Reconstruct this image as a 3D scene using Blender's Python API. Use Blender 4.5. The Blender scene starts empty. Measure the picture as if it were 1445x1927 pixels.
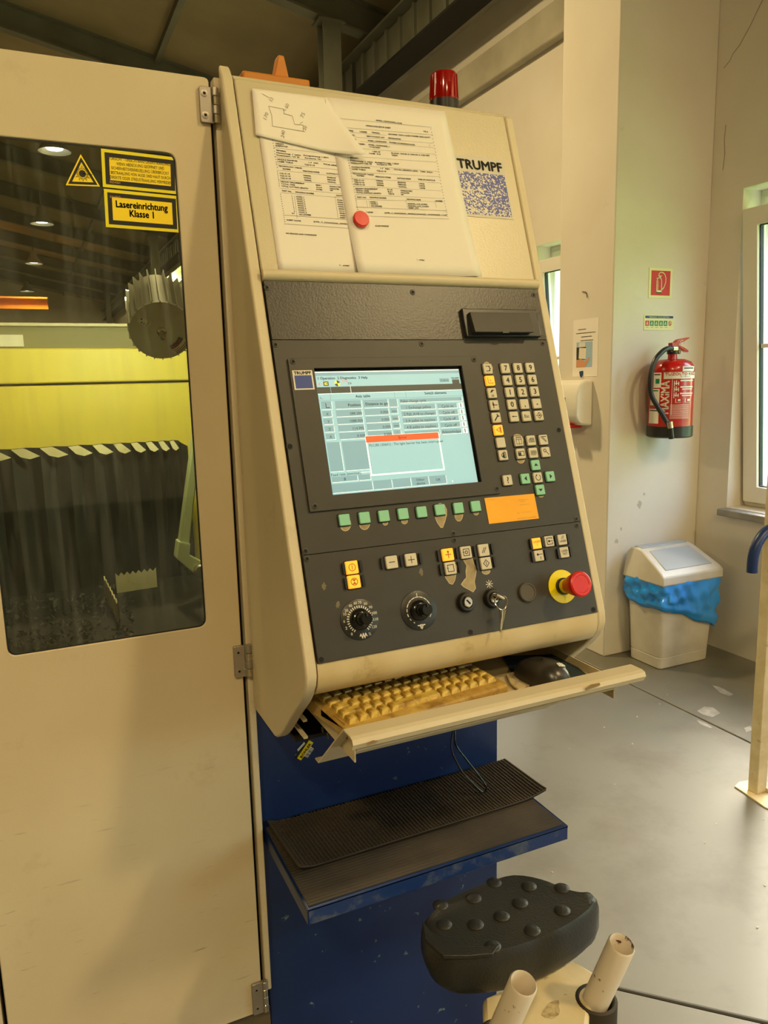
import bpy, bmesh, math, random
from mathutils import Vector, Matrix
from mathutils.geometry import tessellate_polygon
random.seed(7)
scn = bpy.context.scene
COL = scn.collection
PI = math.pi

# ------------------------------------------------------------------ camera
CAM = Vector((0, 0, 1.5))
YAW, PITCH, ROLL, FPX = math.radians(24.645), math.radians(9.811), math.radians(1.382), 1431.2
CX, CY = 722.5, 963.5
cF = Vector((math.sin(YAW)*math.cos(PITCH), math.cos(YAW)*math.cos(PITCH), -math.sin(PITCH)))
_R = Vector((math.cos(YAW), -math.sin(YAW), 0)); _D = cF.cross(_R)
cR = _R*math.cos(ROLL) + _D*math.sin(ROLL)
cD = -_R*math.sin(ROLL) + _D*math.cos(ROLL)
camd = bpy.data.cameras.new('camera'); camd.sensor_fit = 'VERTICAL'; camd.sensor_height = 24
camd.lens = 24*FPX/1927; camd.clip_start = .02; camd.clip_end = 200
cam = bpy.data.objects.new('camera', camd); COL.objects.link(cam)
mw = Matrix.Identity(4)
for i, a in enumerate((cR, -cD, -cF)):
    for j in range(3): mw[j][i] = a[j]
mw.translation = CAM; cam.matrix_world = mw
scn.camera = cam

# ------------------------------------------------------------------ world and exposure
w = bpy.data.worlds.new('daylight'); scn.world = w; w.use_nodes = True
nt = w.node_tree; nt.nodes.clear()
o_ = nt.nodes.new('ShaderNodeOutputWorld'); b_ = nt.nodes.new('ShaderNodeBackground'); s_ = nt.nodes.new('ShaderNodeTexSky')
s_.sky_type = 'NISHITA'; s_.sun_disc = False; s_.sun_elevation = math.radians(42); s_.sun_rotation = math.radians(60)
s_.air_density = 1.0; s_.dust_density = 3.0
nt.links.new(s_.outputs[0], b_.inputs[0]); nt.links.new(b_.outputs[0], o_.inputs[0])
b_.inputs[1].default_value = 2.9
vs = scn.view_settings
vs.view_transform = 'Standard'; vs.look = 'None'; vs.gamma = 1; vs.use_curve_mapping = False
vs.exposure = -0.26
LAMP_COL = (1.0, .75, .37)
LAMPS = [(.7, 4.6, 4.55, 170), (2.35, -1.35, 4.15, 115), (-1.6, -2.2, 4.6, 150), (.4, -3.6, 4.5, 90), (.62, 11.4, 4.55, 300), (.55, 16.3, 4.55, 200),  # fourth entry: unseen lamp added as front fill for the door
         (.45, 21.4, 4.55, 200), (.3, 27.4, 4.55, 200), (-6.5, 3.0, 5.2, 250)]

# ------------------------------------------------------------------ pixel helpers: camera ray of a photograph pixel
def ray(x, y): return cF*FPX + cR*(x-CX) + cD*(y-CY)
def on(x, y, ax, val):
    d = ray(x, y); return CAM + d*((val-CAM[ax])/d[ax])
S = 1.23
def W(x, y, z): return Vector((S*x, S*y, 1.5+S*z))

class Frame:
    def __init__(s, o, U, V):
        s.o = Vector(o); s.U = Vector(U).normalized(); s.V = Vector(V).normalized(); s.N = s.U.cross(s.V)
    def __call__(s, u, v, w=0): return s.o + s.U*u + s.V*v + s.N*w
    def px(s, x, y, w=0):
        d = ray(x, y); t = (s.o + s.N*w - CAM).dot(s.N)/d.dot(s.N); q = CAM + d*t - s.o
        return (q.dot(s.U), q.dot(s.V))
    def mat(s, u, v, w=0, rot=0):
        c, sn = math.cos(rot), math.sin(rot)
        a = s.U*c + s.V*sn; b = s.V*c - s.U*sn; p = s(u, v, w); m = Matrix.Identity(4)
        for i, ax in enumerate((a, b, s.N)):
            for j in range(3): m[j][i] = ax[j]
        m.translation = p; return m
    def sub(s, u, v, rot=0, w=0):
        c, sn = math.cos(rot), math.sin(rot)
        return Frame(s(u, v, w), s.U*c + s.V*sn, s.V*c - s.U*sn)

# ------------------------------------------------------------------ materials
MATS = {}
def M(name, col, rough=.5, metal=0, var=None, dirt=None, bump=0, bscale=200, emit=0, spec=.5, coat=0, alpha=1, vs_=4, dscale=3, dlo=.55, dhi=.75, bdist=.002):
    m = bpy.data.materials.new(name); m.use_nodes = True; n = m.node_tree.nodes; l = m.node_tree.links
    b = n['Principled BSDF']
    b.inputs['Base Color'].default_value = (*col, 1); b.inputs['Roughness'].default_value = rough
    b.inputs['Metallic'].default_value = metal; b.inputs['Specular IOR Level'].default_value = spec
    b.inputs['Coat Weight'].default_value = coat
    out = None
    if var or dirt or bump:
        tc = n.new('ShaderNodeTexCoord')
    if var:
        no = n.new('ShaderNodeTexNoise'); no.inputs['Scale'].default_value = vs_; no.inputs['Detail'].default_value = 6
        l.new(tc.outputs['Object'], no.inputs['Vector'])
        mx = n.new('ShaderNodeMix'); mx.data_type = 'RGBA'
        r = n.new('ShaderNodeMapRange'); r.inputs[1].default_value = .35; r.inputs[2].default_value = .68
        l.new(no.outputs['Fac'], r.inputs[0]); l.new(r.outputs[0], mx.inputs[0])
        mx.inputs[6].default_value = (*col, 1); mx.inputs[7].default_value = (*var, 1); out = mx.outputs[2]
    if dirt:
        no = n.new('ShaderNodeTexNoise'); no.inputs['Scale'].default_value = dscale; no.inputs['Detail'].default_value = 9; no.inputs['Roughness'].default_value = .65
        l.new(tc.outputs['Object'], no.inputs['Vector'])
        r = n.new('ShaderNodeMapRange'); r.inputs[1].default_value = dlo; r.inputs[2].default_value = dhi
        mx = n.new('ShaderNodeMix'); mx.data_type = 'RGBA'
        l.new(no.outputs['Fac'], r.inputs[0]); l.new(r.outputs[0], mx.inputs[0])
        if out: l.new(out, mx.inputs[6])
        else: mx.inputs[6].default_value = (*col, 1)
        mx.inputs[7].default_value = (*dirt, 1); out = mx.outputs[2]
    if out: l.new(out, b.inputs['Base Color'])
    if bump:
        no = n.new('ShaderNodeTexNoise'); no.inputs['Scale'].default_value = bscale; no.inputs['Detail'].default_value = 3
        l.new(tc.outputs['Object'], no.inputs['Vector'])
        bp = n.new('ShaderNodeBump'); bp.inputs['Strength'].default_value = bump; bp.inputs['Distance'].default_value = bdist
        l.new(no.outputs['Fac'], bp.inputs['Height']); l.new(bp.outputs[0], b.inputs['Normal'])
    if emit:
        b.inputs['Emission Color'].default_value = (*col, 1); b.inputs['Emission Strength'].default_value = emit
    MATS[name] = m; return m

def srgb(r, g, b):
    f = lambda c: (c/255/12.92 if c/255 <= .04045 else ((c/255+.055)/1.055)**2.4)
    return (f(r), f(g), f(b))

IVORY = M('ivory_paint', srgb(212, 200, 172), .45, var=srgb(203, 189, 158), vs_=3, dirt=srgb(160, 140, 104), dscale=7, dlo=.62, dhi=.85, bump=.06, bscale=350)
IVORY_TEX = M('ivory_hammered_paint', srgb(202, 190, 160), .32, bump=.14, bscale=330, bdist=.0015)
IVORY_DIRT = M('ivory_paint_grimy', srgb(212, 198, 164), .42, var=srgb(196, 176, 130), vs_=9, dirt=srgb(120, 92, 45), dscale=14, dlo=.58, dhi=.8)
def mat_door():
    m = M('ivory_paint_scuffed', srgb(210, 196, 164), .45, var=srgb(200, 184, 150), vs_=3, dirt=srgb(164, 144, 108), dscale=5, dlo=.60, dhi=.86, bump=.06, bscale=350)
    n = m.node_tree.nodes; l = m.node_tree.links; b = n['Principled BSDF']; src = b.inputs['Base Color'].links[0].from_socket
    tc = n.new('ShaderNodeTexCoord'); mp = n.new('ShaderNodeMapping'); mp.inputs['Rotation'].default_value = (0, .35, 0); mp.inputs['Scale'].default_value = (14, 1, 120)
    no = n.new('ShaderNodeTexNoise'); no.inputs['Scale'].default_value = 1; no.inputs['Detail'].default_value = 3
    l.new(tc.outputs['Object'], mp.inputs[0]); l.new(mp.outputs[0], no.inputs['Vector'])
    big = n.new('ShaderNodeTexNoise'); big.inputs['Scale'].default_value = 4.5; l.new(tc.outputs['Object'], big.inputs['Vector'])
    sp = n.new('ShaderNodeSeparateXYZ'); l.new(tc.outputs['Object'], sp.inputs[0])
    lo_ = n.new('ShaderNodeMapRange'); lo_.inputs[1].default_value = .62; lo_.inputs[2].default_value = .25; l.new(sp.outputs[2], lo_.inputs[0])
    r1 = n.new('ShaderNodeMapRange'); r1.inputs[1].default_value = .64; r1.inputs[2].default_value = .76; l.new(no.outputs['Fac'], r1.inputs[0])
    r2 = n.new('ShaderNodeMapRange'); r2.inputs[1].default_value = .42; r2.inputs[2].default_value = .60; l.new(big.outputs['Fac'], r2.inputs[0])
    a = n.new('ShaderNodeMath'); a.operation = 'MULTIPLY'; l.new(r1.outputs[0], a.inputs[0]); l.new(r2.outputs[0], a.inputs[1])
    c = n.new('ShaderNodeMath'); c.operation = 'MULTIPLY'; l.new(a.outputs[0], c.inputs[0]); l.new(lo_.outputs[0], c.inputs[1])
    mx = n.new('ShaderNodeMix'); mx.data_type = 'RGBA'; l.new(c.outputs[0], mx.inputs[0]); l.new(src, mx.inputs[6]); mx.inputs[7].default_value = (*srgb(112, 96, 74), 1)
    l.new(mx.outputs[2], b.inputs['Base Color']); return m
IVORY_DOOR = mat_door()
PLINTH = M('plinth_paint', srgb(92, 80, 60), .6, dirt=srgb(60, 50, 36), dscale=8)
BLACKTEX = M('black_crackle_paint', srgb(46, 41, 34), .36, bump=.16, bscale=300, bdist=.002, spec=.5)
BLACKP = M('black_satin_panel', srgb(54, 50, 43), .46, var=srgb(49, 46, 39), vs_=20, bump=.05, bscale=900)
BLACK = M('black_plastic', srgb(30, 30, 30), .35)
BLACKG = M('gloss_black', srgb(22, 24, 24), .18)
DARK = M('dark_void', srgb(14, 13, 11), .8)
RUBBER = M('black_rubber', srgb(44, 38, 30), .7, var=srgb(66, 56, 42), vs_=7)
STEEL = M('brushed_steel', srgb(190, 182, 168), .3, metal=1)
HINGE = M('hinge_zinc', srgb(176, 168, 158), .38, metal=.85)
NICKEL = M('nickel', srgb(205, 196, 175), .2, metal=1)
BLUE = M('blue_paint', srgb(20, 50, 106), .38, var=srgb(17, 42, 92), vs_=5)
BLUE_CHIP = M('blue_paint_chipped', srgb(18, 44, 96), .4, var=srgb(15, 38, 84), vs_=5, dirt=srgb(96, 118, 124), dscale=34, dlo=.655, dhi=.68)
BLUE_WORN = M('blue_paint_worn', srgb(20, 48, 104), .4, dirt=srgb(110, 116, 110), dscale=26, dlo=.50, dhi=.85)
YELLOW = M('yellow_label', srgb(255, 224, 24), .45)
YEL_EDGE = M('yellow_label_edge', srgb(240, 225, 20), .45)
INK = M('black_ink', srgb(24, 22, 18), .6)
INK_SOFT = M('grey_toner', srgb(74, 68, 60), .8)
PENCIL = M('pencil_line', srgb(150, 140, 128), .8)
PAPER = M('white_paper', srgb(236, 230, 222), .8)
PAPER2 = M('white_paper_sketch', srgb(240, 234, 226), .8)
RED = M('red_plastic', srgb(208, 28, 18), .35)
MAGNET = M('red_magnet', srgb(214, 40, 20), .4)
KEYW = M('key_cap_ivory', srgb(206, 198, 178), .5)
KEYG = M('key_cap_mint', srgb(140, 205, 176), .5)
KEYO = M('key_cap_lit_amber', (1.0, .42, .03), .5, emit=.9)
KEYOI = M('lit_key_symbol', (.35, .12, .01), .5, emit=.25)
WEAR = M('worn_bare_plastic', srgb(168, 152, 118), .6, var=srgb(140, 122, 88), vs_=60)
WEAR_E = M('worn_edge', srgb(205, 190, 150), .6)
CARD = M('amber_card', srgb(250, 178, 22), .55, var=srgb(244, 168, 20), vs_=20)
WHITEPRINT = M('white_print', srgb(225, 222, 210), .5)
BLUEPRINT = M('logo_blue', srgb(30, 60, 150), .4)
LOGO_GREY = M('logo_silver', srgb(196, 190, 176), .4)
ESTOPY = M('stop_ring_yellow', srgb(235, 215, 10), .4)
GREYCAP = M('grey_rubber_cap', srgb(82, 78, 70), .6)
KBCASE = M('keyboard_case_yellowed', srgb(196, 164, 88), .45, var=srgb(160, 122, 52), vs_=30, dirt=srgb(88, 56, 14), dscale=40, dlo=.5, dhi=.78)
KBKEY = M('keyboard_key_yellowed', srgb(218, 190, 96), .42, var=srgb(198, 160, 60), vs_=60, dirt=srgb(112, 78, 22), dscale=70, dlo=.44, dhi=.72)
MOUSEM = M('mouse_black', srgb(48, 45, 41), .3)
CLOTH = M('dark_mouse_pad', srgb(40, 54, 60), .9)
GRIT = M('gritty_dust', srgb(196, 178, 138), .9, dirt=srgb(120, 96, 56), dscale=60, dlo=.45, dhi=.7)
FOAM = M('black_foam', srgb(36, 37, 35), .42, var=srgb(44, 44, 40), vs_=14, bump=.35, bscale=260, bdist=.002)
TUBEW = M('chipped_white_tube', srgb(222, 210, 192), .4, dirt=srgb(84, 54, 36), dscale=30, dlo=.63, dhi=.66)
RUSTIV = M('scratched_ivory', srgb(222, 208, 172), .5, var=srgb(204, 186, 140), vs_=16, dirt=srgb(96, 70, 34), dscale=28, dlo=.62, dhi=.75)
PLASTER = M('white_plaster', srgb(222, 216, 204), .9, var=srgb(214, 206, 190), vs_=1.6, dirt=srgb(176, 166, 146), dscale=5, dlo=.68, dhi=.82, bump=.12, bscale=60)
CEIL = M('roof_board', srgb(158, 146, 114), .95, var=srgb(142, 130, 100), vs_=1.2, bump=.1, bscale=40)
GIRDER = M('grey_green_steel', srgb(118, 120, 104), .6, var=srgb(104, 104, 88), vs_=3)
CONC = M('concrete_ledge', srgb(184, 178, 158), .9, var=srgb(164, 158, 138), vs_=4, bump=.2, bscale=30)
PVC = M('white_pvc', srgb(232, 228, 216), .35)
SILL = M('stone_sill', srgb(150, 146, 138), .55, var=srgb(130, 126, 118), vs_=12)
SEAL = M('black_seal', srgb(20, 20, 18), .6)
EXTRED = M('extinguisher_red', srgb(176, 22, 20), .25, coat=.4)
SIGNRED = M('sign_red', srgb(196, 36, 24), .5)
LUMI = M('sign_luminous', srgb(226, 224, 170), .6)
GREEN = M('sign_green', srgb(14, 120, 84), .5)
NAVY = M('sign_navy', srgb(28, 62, 104), .5)
BINGREY = M('bin_grey', srgb(204, 200, 190), .45, var=srgb(192, 186, 172), vs_=9)
BINFLAP = M('bin_flap_grey', srgb(166, 172, 176), .32)
BAG = M('blue_bag_film', srgb(40, 146, 246), .14, spec=.8)
YELWALL = M('machine_yellow', srgb(232, 214, 92), .45, var=srgb(222, 196, 66), vs_=2.5)
OLIVE = M('olive_grey', srgb(140, 132, 96), .6)
ALU = M('cast_aluminium', srgb(196, 194, 186), .5)
BELLOW = M('bellows_black', srgb(34, 36, 34), .6, var=srgb(44, 44, 38), vs_=8)
PALEGREEN = M('pale_green_paint', srgb(196, 204, 160), .45)
ORANGE = M('crane_orange', srgb(206, 128, 32), .5)
AMBERL = M('amber_print', srgb(214, 176, 110), .6)
LABELW = M('label_white', srgb(226, 220, 208), .5)
SKIN = M('printed_skin', srgb(206, 150, 110), .6)
PALEBLUE = M('printed_sky_blue', srgb(160, 190, 214), .6)
LEAF = M('leaf_green', srgb(96, 150, 60), .7, var=srgb(140, 190, 90), vs_=4)
BARK = M('bark', srgb(90, 74, 56), .9)
GRASS = M('grass_green', srgb(110, 160, 70), .9, var=srgb(140, 180, 90), vs_=3)
BULB = M('lamp_glow', (1, .9, .7), .5, emit=14)
REFLECTOR = M('lamp_reflector', srgb(200, 198, 190), .35, metal=.6)

def mat_floor():
    m = M('polished_concrete', srgb(118, 116, 105), .46, var=srgb(104, 102, 91), vs_=1.1, dirt=srgb(90, 84, 70), dscale=3.2, dlo=.5, dhi=.8, bump=.03, bscale=120)
    return m
FLOORM = mat_floor()
def mat_glass(name, tint, refl, dust=0):
    m = bpy.data.materials.new(name); m.use_nodes = True; n = m.node_tree.nodes; l = m.node_tree.links; n.clear()
    o = n.new('ShaderNodeOutputMaterial'); mx = n.new('ShaderNodeMixShader'); t = n.new('ShaderNodeBsdfTransparent'); g = n.new('ShaderNodeBsdfGlossy')
    lw = n.new('ShaderNodeLayerWeight'); pw = n.new('ShaderNodeMath'); pw.operation = 'POWER'; pw.inputs[1].default_value = 4
    fr = n.new('ShaderNodeMath'); fr.operation = 'MULTIPLY_ADD'; fr.inputs[1].default_value = .8; fr.inputs[2].default_value = refl
    l.new(lw.outputs['Facing'], pw.inputs[0]); l.new(pw.outputs[0], fr.inputs[0])
    t.inputs[0].default_value = (*tint, 1); g.inputs['Roughness'].default_value = .03
    l.new(fr.outputs[0], mx.inputs[0]); l.new(t.outputs[0], mx.inputs[1]); l.new(g.outputs[0], mx.inputs[2]); l.new(mx.outputs[0], o.inputs[0])
    if dust:  # pale streaks: dirt on the pane plus glare haze painted in as diffuse white
        tc = n.new('ShaderNodeTexCoord'); mp_ = n.new('ShaderNodeMapping'); mp_.inputs['Scale'].default_value = (60, 60, 5); no = n.new('ShaderNodeTexNoise'); no.inputs['Scale'].default_value = 1.5; no.inputs['Detail'].default_value = 5
        l.new(tc.outputs['Object'], mp_.inputs[0]); l.new(mp_.outputs[0], no.inputs['Vector'])
        r = n.new('ShaderNodeMapRange'); r.inputs[1].default_value = .45; r.inputs[2].default_value = .8; r.inputs[3].default_value = .0; r.inputs[4].default_value = dust
        df = n.new('ShaderNodeBsdfDiffuse'); df.inputs[0].default_value = (.8, .82, .8, 1); m2 = n.new('ShaderNodeMixShader')
        l.new(no.outputs['Fac'], r.inputs[0]); l.new(r.outputs[0], m2.inputs[0]); l.new(mx.outputs[0], m2.inputs[1]); l.new(df.outputs[0], m2.inputs[2]); l.new(m2.outputs[0], o.inputs[0])
    return m
GLASS = mat_glass('tinted_door_glass', (.76, .80, .72), .05, .045)
WGLASS = mat_glass('window_glass', (.94, .97, .95), .04)
def mat_beacon():
    m = M('beacon_red', srgb(170, 14, 6), .12, coat=.5); b = m.node_tree.nodes['Principled BSDF']
    b.inputs['Transmission Weight'].default_value = .35; return m
BEACON = mat_beacon()
def mat_logo_pattern():
    # printed wormy pattern, sparser blue ink toward one corner of the printed square
    m = bpy.data.materials.new('logo_dither_print'); m.use_nodes = True; n = m.node_tree.nodes; l = m.node_tree.links
    b = n['Principled BSDF']; b.inputs['Roughness'].default_value = .4
    tc = n.new('ShaderNodeTexCoord'); no = n.new('ShaderNodeTexNoise'); no.inputs['Scale'].default_value = 330; no.inputs['Detail'].default_value = 0
    no.inputs['Distortion'].default_value = .6
    g = n.new('ShaderNodeSeparateXYZ'); l.new(tc.outputs['Generated'], g.inputs[0]); l.new(tc.outputs['Object'], no.inputs['Vector'])
    ad = n.new('ShaderNodeMath'); ad.operation = 'MULTIPLY_ADD'; ad.inputs[1].default_value = .10; l.new(g.outputs[0], ad.inputs[0]); l.new(no.outputs['Fac'], ad.inputs[2])
    ad2 = n.new('ShaderNodeMath'); ad2.operation = 'MULTIPLY_ADD'; ad2.inputs[1].default_value = .06; l.new(g.outputs[2], ad2.inputs[0]); l.new(ad.outputs[0], ad2.inputs[2])
    r = n.new('ShaderNodeMapRange'); r.inputs[1].default_value = .525; r.inputs[2].default_value = .555; l.new(ad2.outputs[0], r.inputs[0])
    mx = n.new('ShaderNodeMix'); mx.data_type = 'RGBA'; mx.inputs[6].default_value = (*srgb(206, 200, 188), 1); mx.inputs[7].default_value = (*srgb(28, 52, 150), 1)
    l.new(r.outputs[0], mx.inputs[0]); l.new(mx.outputs[2], b.inputs['Base Color']); return m
DITHER = mat_logo_pattern()
def E_(name, col, st): return M(name, col, .4, emit=st)
SC_BG = E_('screen_pale_blue', srgb(140, 184, 196), .82)
SC_HI = E_('screen_white_edge', srgb(226, 238, 238), .95)
SC_MID = E_('screen_grey_blue', srgb(118, 156, 170), .78)
SC_DK = E_('screen_dark', srgb(58, 66, 66), .35)
SC_TX = E_('screen_text', srgb(40, 56, 62), .3)
SC_RED = E_('screen_red', srgb(250, 84, 40), .9)
SC_YEL = E_('screen_yellow', srgb(240, 225, 70), .7)

# ------------------------------------------------------------------ glyph cache for lettering
CHARS = "ABCDEFGHIJKLMNOPQRSTUVWXYZabcdefghijklmnopqrstuvwxyz0123456789.,:;-+_*/\\%()!?#=|'\"<>ÖÜöüé°&"
GL = {}
def load_glyphs():
    tmp = []
    for c in CHARS:
        pair = []
        for body in (c, c+'|'):
            cu = bpy.data.curves.new('g', 'FONT'); cu.body = body; cu.size = 1; cu.resolution_u = 2
            ob = bpy.data.objects.new('g', cu); COL.objects.link(ob); pair.append(ob)
        tmp.append((c, pair))
    dg = bpy.context.evaluated_depsgraph_get(); dg.update()
    bar = 0
    data = {}
    for c, (a, b) in tmp:
        me = bpy.data.meshes.new_from_object(a.evaluated_get(dg)); mb = bpy.data.meshes.new_from_object(b.evaluated_get(dg))
        vs_ = [(v.co.x, v.co.y) for v in me.vertices]; fs = [tuple(p.vertices) for p in me.polygons]
        data[c] = (vs_, fs, max(v.co.x for v in mb.vertices))
        if c == '|': bar = max(v[0] for v in vs_)
        bpy.data.meshes.remove(me); bpy.data.meshes.remove(mb)
    for c, (vs_, fs, mx) in data.items(): GL[c] = (vs_, fs, mx-bar)
    for c, pr in tmp:
        for ob in pr:
            cu = ob.data; bpy.data.objects.remove(ob); bpy.data.curves.remove(cu)
load_glyphs()
CAPH = max(v[1] for v in GL['H'][0])
def text_geo(s):
    vs_, fs, x = [], [], 0
    for c in s:
        if c == ' ' or c not in GL: x += .30; continue
        v, f, a = GL[c]; k = len(vs_)
        vs_ += [(p[0]+x, p[1]) for p in v]; fs += [tuple(i+k for i in q) for q in f]; x += a
    return vs_, fs, x

# ------------------------------------------------------------------ mesh builder
ORG = {}
class MB:
    def __init__(s): s.v, s.f, s.m = [], [], []
    def add(s, v, f, m=0):
        k = len(s.v); s.v += [Vector(p) for p in v]; s.f += [tuple(i+k for i in q) for q in f]; s.m += [m]*len(f); return s
    def box(s, x0, x1, y0, y1, z0, z1, m=0, mp=None):
        v = [(x, y, z) for z in (z0, z1) for y in (y0, y1) for x in (x0, x1)]
        if mp: v = [mp(*p) for p in v]
        return s.add(v, [(0, 2, 3, 1), (4, 5, 7, 6), (0, 1, 5, 4), (2, 6, 7, 3), (0, 4, 6, 2), (1, 3, 7, 5)], m)
    def prism(s, loops, mp, w0, w1, m=0, mside=None):
        if not isinstance(loops[0][0], (tuple, list)): loops = [loops]
        mside = m if mside is None else mside
        tri = tessellate_polygon([[Vector((p[0], p[1], 0)) for p in lp] for lp in loops])
        flat = [p for lp in loops for p in lp]; n = len(flat)
        v = [mp(p[0], p[1], w0) for p in flat] + [mp(p[0], p[1], w1) for p in flat]
        up, dn = [], []
        for t in tri:
            a, b, c = (flat[i] for i in t)
            ar = (b[0]-a[0])*(c[1]-a[1]) - (b[1]-a[1])*(c[0]-a[0])
            if abs(ar) < 1e-14: continue
            t = tuple(t) if ar > 0 else tuple(reversed(t))
            up.append(tuple(i+n for i in t)); dn.append(tuple(reversed(t)))
        s.add(v, up+dn, m)
        k = len(s.v)-2*n; st = 0
        for li, lp in enumerate(loops):
            L = len(lp); ar = sum(lp[i][0]*lp[(i+1) % L][1]-lp[(i+1) % L][0]*lp[i][1] for i in range(L))
            for i in range(L):
                a, b = k+st+i, k+st+(i+1) % L
                q = (a, b, b+n, a+n)
                if (ar < 0) != (li > 0): q = tuple(reversed(q))
                s.f.append(q); s.m.append(mside)
            st += L
        return s
    def plate(s, poly, mp, w=0, m=0):
        loops = poly if isinstance(poly[0][0], (tuple, list)) else [poly]
        flat = [p for lp in loops for p in lp]; f = []
        for t in tessellate_polygon([[Vector((p[0], p[1], 0)) for p in lp] for lp in loops]):
            a, b, c = (flat[i] for i in t)
            ar = (b[0]-a[0])*(c[1]-a[1]) - (b[1]-a[1])*(c[0]-a[0])
            if abs(ar) < 1e-15: continue
            f.append(tuple(t) if ar > 0 else tuple(reversed(t)))
        return s.add([mp(p[0], p[1], w) for p in flat], f, m)
    def rect(s, mp, u0, u1, v0, v1, w=0, m=0):
        return s.add([mp(u0, v0, w), mp(u1, v0, w), mp(u1, v1, w), mp(u0, v1, w)], [(0, 1, 2, 3)], m)
    def stroke(s, mp, pts, wd, w=0, m=0, closed=False):
        P = [Vector(p) for p in pts]; n = len(P)
        for i in range(n if closed else n-1):
            a, b = P[i], P[(i+1) % n]; d = b-a
            if d.length < 1e-9: continue
            d.normalize(); q = Vector((-d.y, d.x))*wd/2; a2, b2 = a-d*wd*.3, b+d*wd*.3
            s.add([mp(*(a2-q), w), mp(*(b2-q), w), mp(*(b2+q), w), mp(*(a2+q), w)], [(0, 1, 2, 3)], m)
        return s
    def disc(s, mp, u, v, r, w=0, m=0, n=20, ri=0, a0=0, a1=2*PI):
        full = abs(a1-a0-2*PI) < 1e-6
        A = [a0+(a1-a0)*i/n for i in range(n+1)]
        if full and ri == 0:
            return s.add([mp(u+r*math.cos(a), v+r*math.sin(a), w) for a in A[:-1]], [tuple(range(n))], m)
        vs_ = [mp(u+r*math.cos(a), v+r*math.sin(a), w) for a in A] + [mp(u+ri*math.cos(a), v+ri*math.sin(a), w) for a in A]
        return s.add(vs_, [(i, i+1, n+2+i, n+1+i) for i in range(n)], m)
    def text(s, mp, t, p0, p1, h, w=0, m=0, bold=0):
        # lettering whose baseline runs p0 -> p1 in the frame, capital height h
        g, f, L = text_geo(t)
        if not g: return s
        p0, p1 = Vector(p0[:2]), Vector(p1[:2]); d = p1-p0; sx = d.length/L; d.normalize(); q = Vector((-d.y, d.x)); sy = h/CAPH
        offs = [(0, 0)] if not bold else [(0, 0), (bold, 0), (-bold, 0), (0, bold), (0, -bold)]
        for ox, oy in offs:
            s.add([mp(*(p0+d*(x*sx+ox)+q*(y*sy+oy)), w) for x, y in g], f, m)
        return s
    def ctext(s, mp, t, u, v, h, w=0, m=0, bold=0, asp=1, rot=0, al=.5):
        g, f, L = text_geo(t); wd = L*h/CAPH*asp; d = Vector((math.cos(rot), math.sin(rot))); c = Vector((u, v))
        return s.text(mp, t, c-d*wd*al-Vector((-d.y, d.x))*h/2, c+d*wd*(1-al)-Vector((-d.y, d.x))*h/2, h, w, m, bold)
    def tube(s, pts, r, n=8, m=0, caps=True):
        P = [Vector(p) for p in pts]; N = len(P); R = r if isinstance(r, (list, tuple)) else [r]*N
        up = None; v = []
        for i in range(N):
            t = (P[min(i+1, N-1)]-P[max(i-1, 0)]).normalized()
            if up is None: up = Vector((0, 0, 1)) if abs(t.z) < .9 else Vector((1, 0, 0))
            a = t.cross(up).normalized(); b = a.cross(t).normalized(); up = b
            for k in range(n):
                th = 2*PI*k/n; v.append(P[i]+(a*math.cos(th)+b*math.sin(th))*R[i])
        f = [(i*n+k, i*n+(k+1) % n, (i+1)*n+(k+1) % n, (i+1)*n+k) for i in range(N-1) for k in range(n)]
        f = [tuple(reversed(q)) for q in f]
        if caps: f += [tuple(range(n)), tuple(reversed(range((N-1)*n, N*n)))]
        return s.add(v, f, m)
    def lathe(s, prof, o, ax, n=24, m=0, caps=True):
        # prof: (radius, height) pairs along axis ax from o
        o = Vector(o); ax = Vector(ax).normalized(); a = ax.cross(Vector((0, 0, 1)) if abs(ax.z) < .9 else Vector((1, 0, 0))).normalized(); b = ax.cross(a)
        v, f = [], []; L = len(prof)
        for r, h in prof:
            for k in range(n):
                th = 2*PI*k/n; v.append(o+ax*h+(a*math.cos(th)+b*math.sin(th))*max(r, 1e-5))
        for i in range(L-1):
            for k in range(n): f.append((i*n+k, i*n+(k+1) % n, (i+1)*n+(k+1) % n, (i+1)*n+k))
        if caps: f += [tuple(reversed(range(n))), tuple(range((L-1)*n, L*n))]
        return s.add(v, f, m)
    def mesh(s, name, mats, org, smooth=35):
        me = bpy.data.meshes.new(name)
        me.from_pydata([tuple(p-org) for p in s.v], [], s.f)
        for m in (mats if isinstance(mats, (list, tuple)) else [mats]): me.materials.append(m)
        me.polygons.foreach_set('material_index', s.m)
        if smooth:
            me.polygons.foreach_set('use_smooth', [True]*len(s.f)); me.update(); me.set_sharp_from_angle(angle=math.radians(smooth))
        me.update(); return me
    def build(s, name, mats, parent=None, bevel=0, seg=2, smooth=35, org=None):
        if parent is not None: org = ORG[parent]
        elif org is None:
            xs = [p.x for p in s.v]; ys = [p.y for p in s.v]; zs = [p.z for p in s.v]
            org = Vector(((min(xs)+max(xs))/2, (min(ys)+max(ys))/2, min(zs)))
        me = s.mesh(name, mats, org, smooth)
        ob = bpy.data.objects.new(name, me); COL.objects.link(ob)
        if parent is not None: ob.parent = parent
        else: ob.location = org
        ORG[ob] = Vector(org)
        if bevel:
            # weld before bevel so that shared edges round over
            wd = ob.modifiers.new('weld', 'WELD'); wd.merge_threshold = 1e-5
            bv = ob.modifiers.new('bevel', 'BEVEL'); bv.width = bevel; bv.segments = seg; bv.limit_method = 'ANGLE'; bv.angle_limit = math.radians(40)
        return ob
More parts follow.
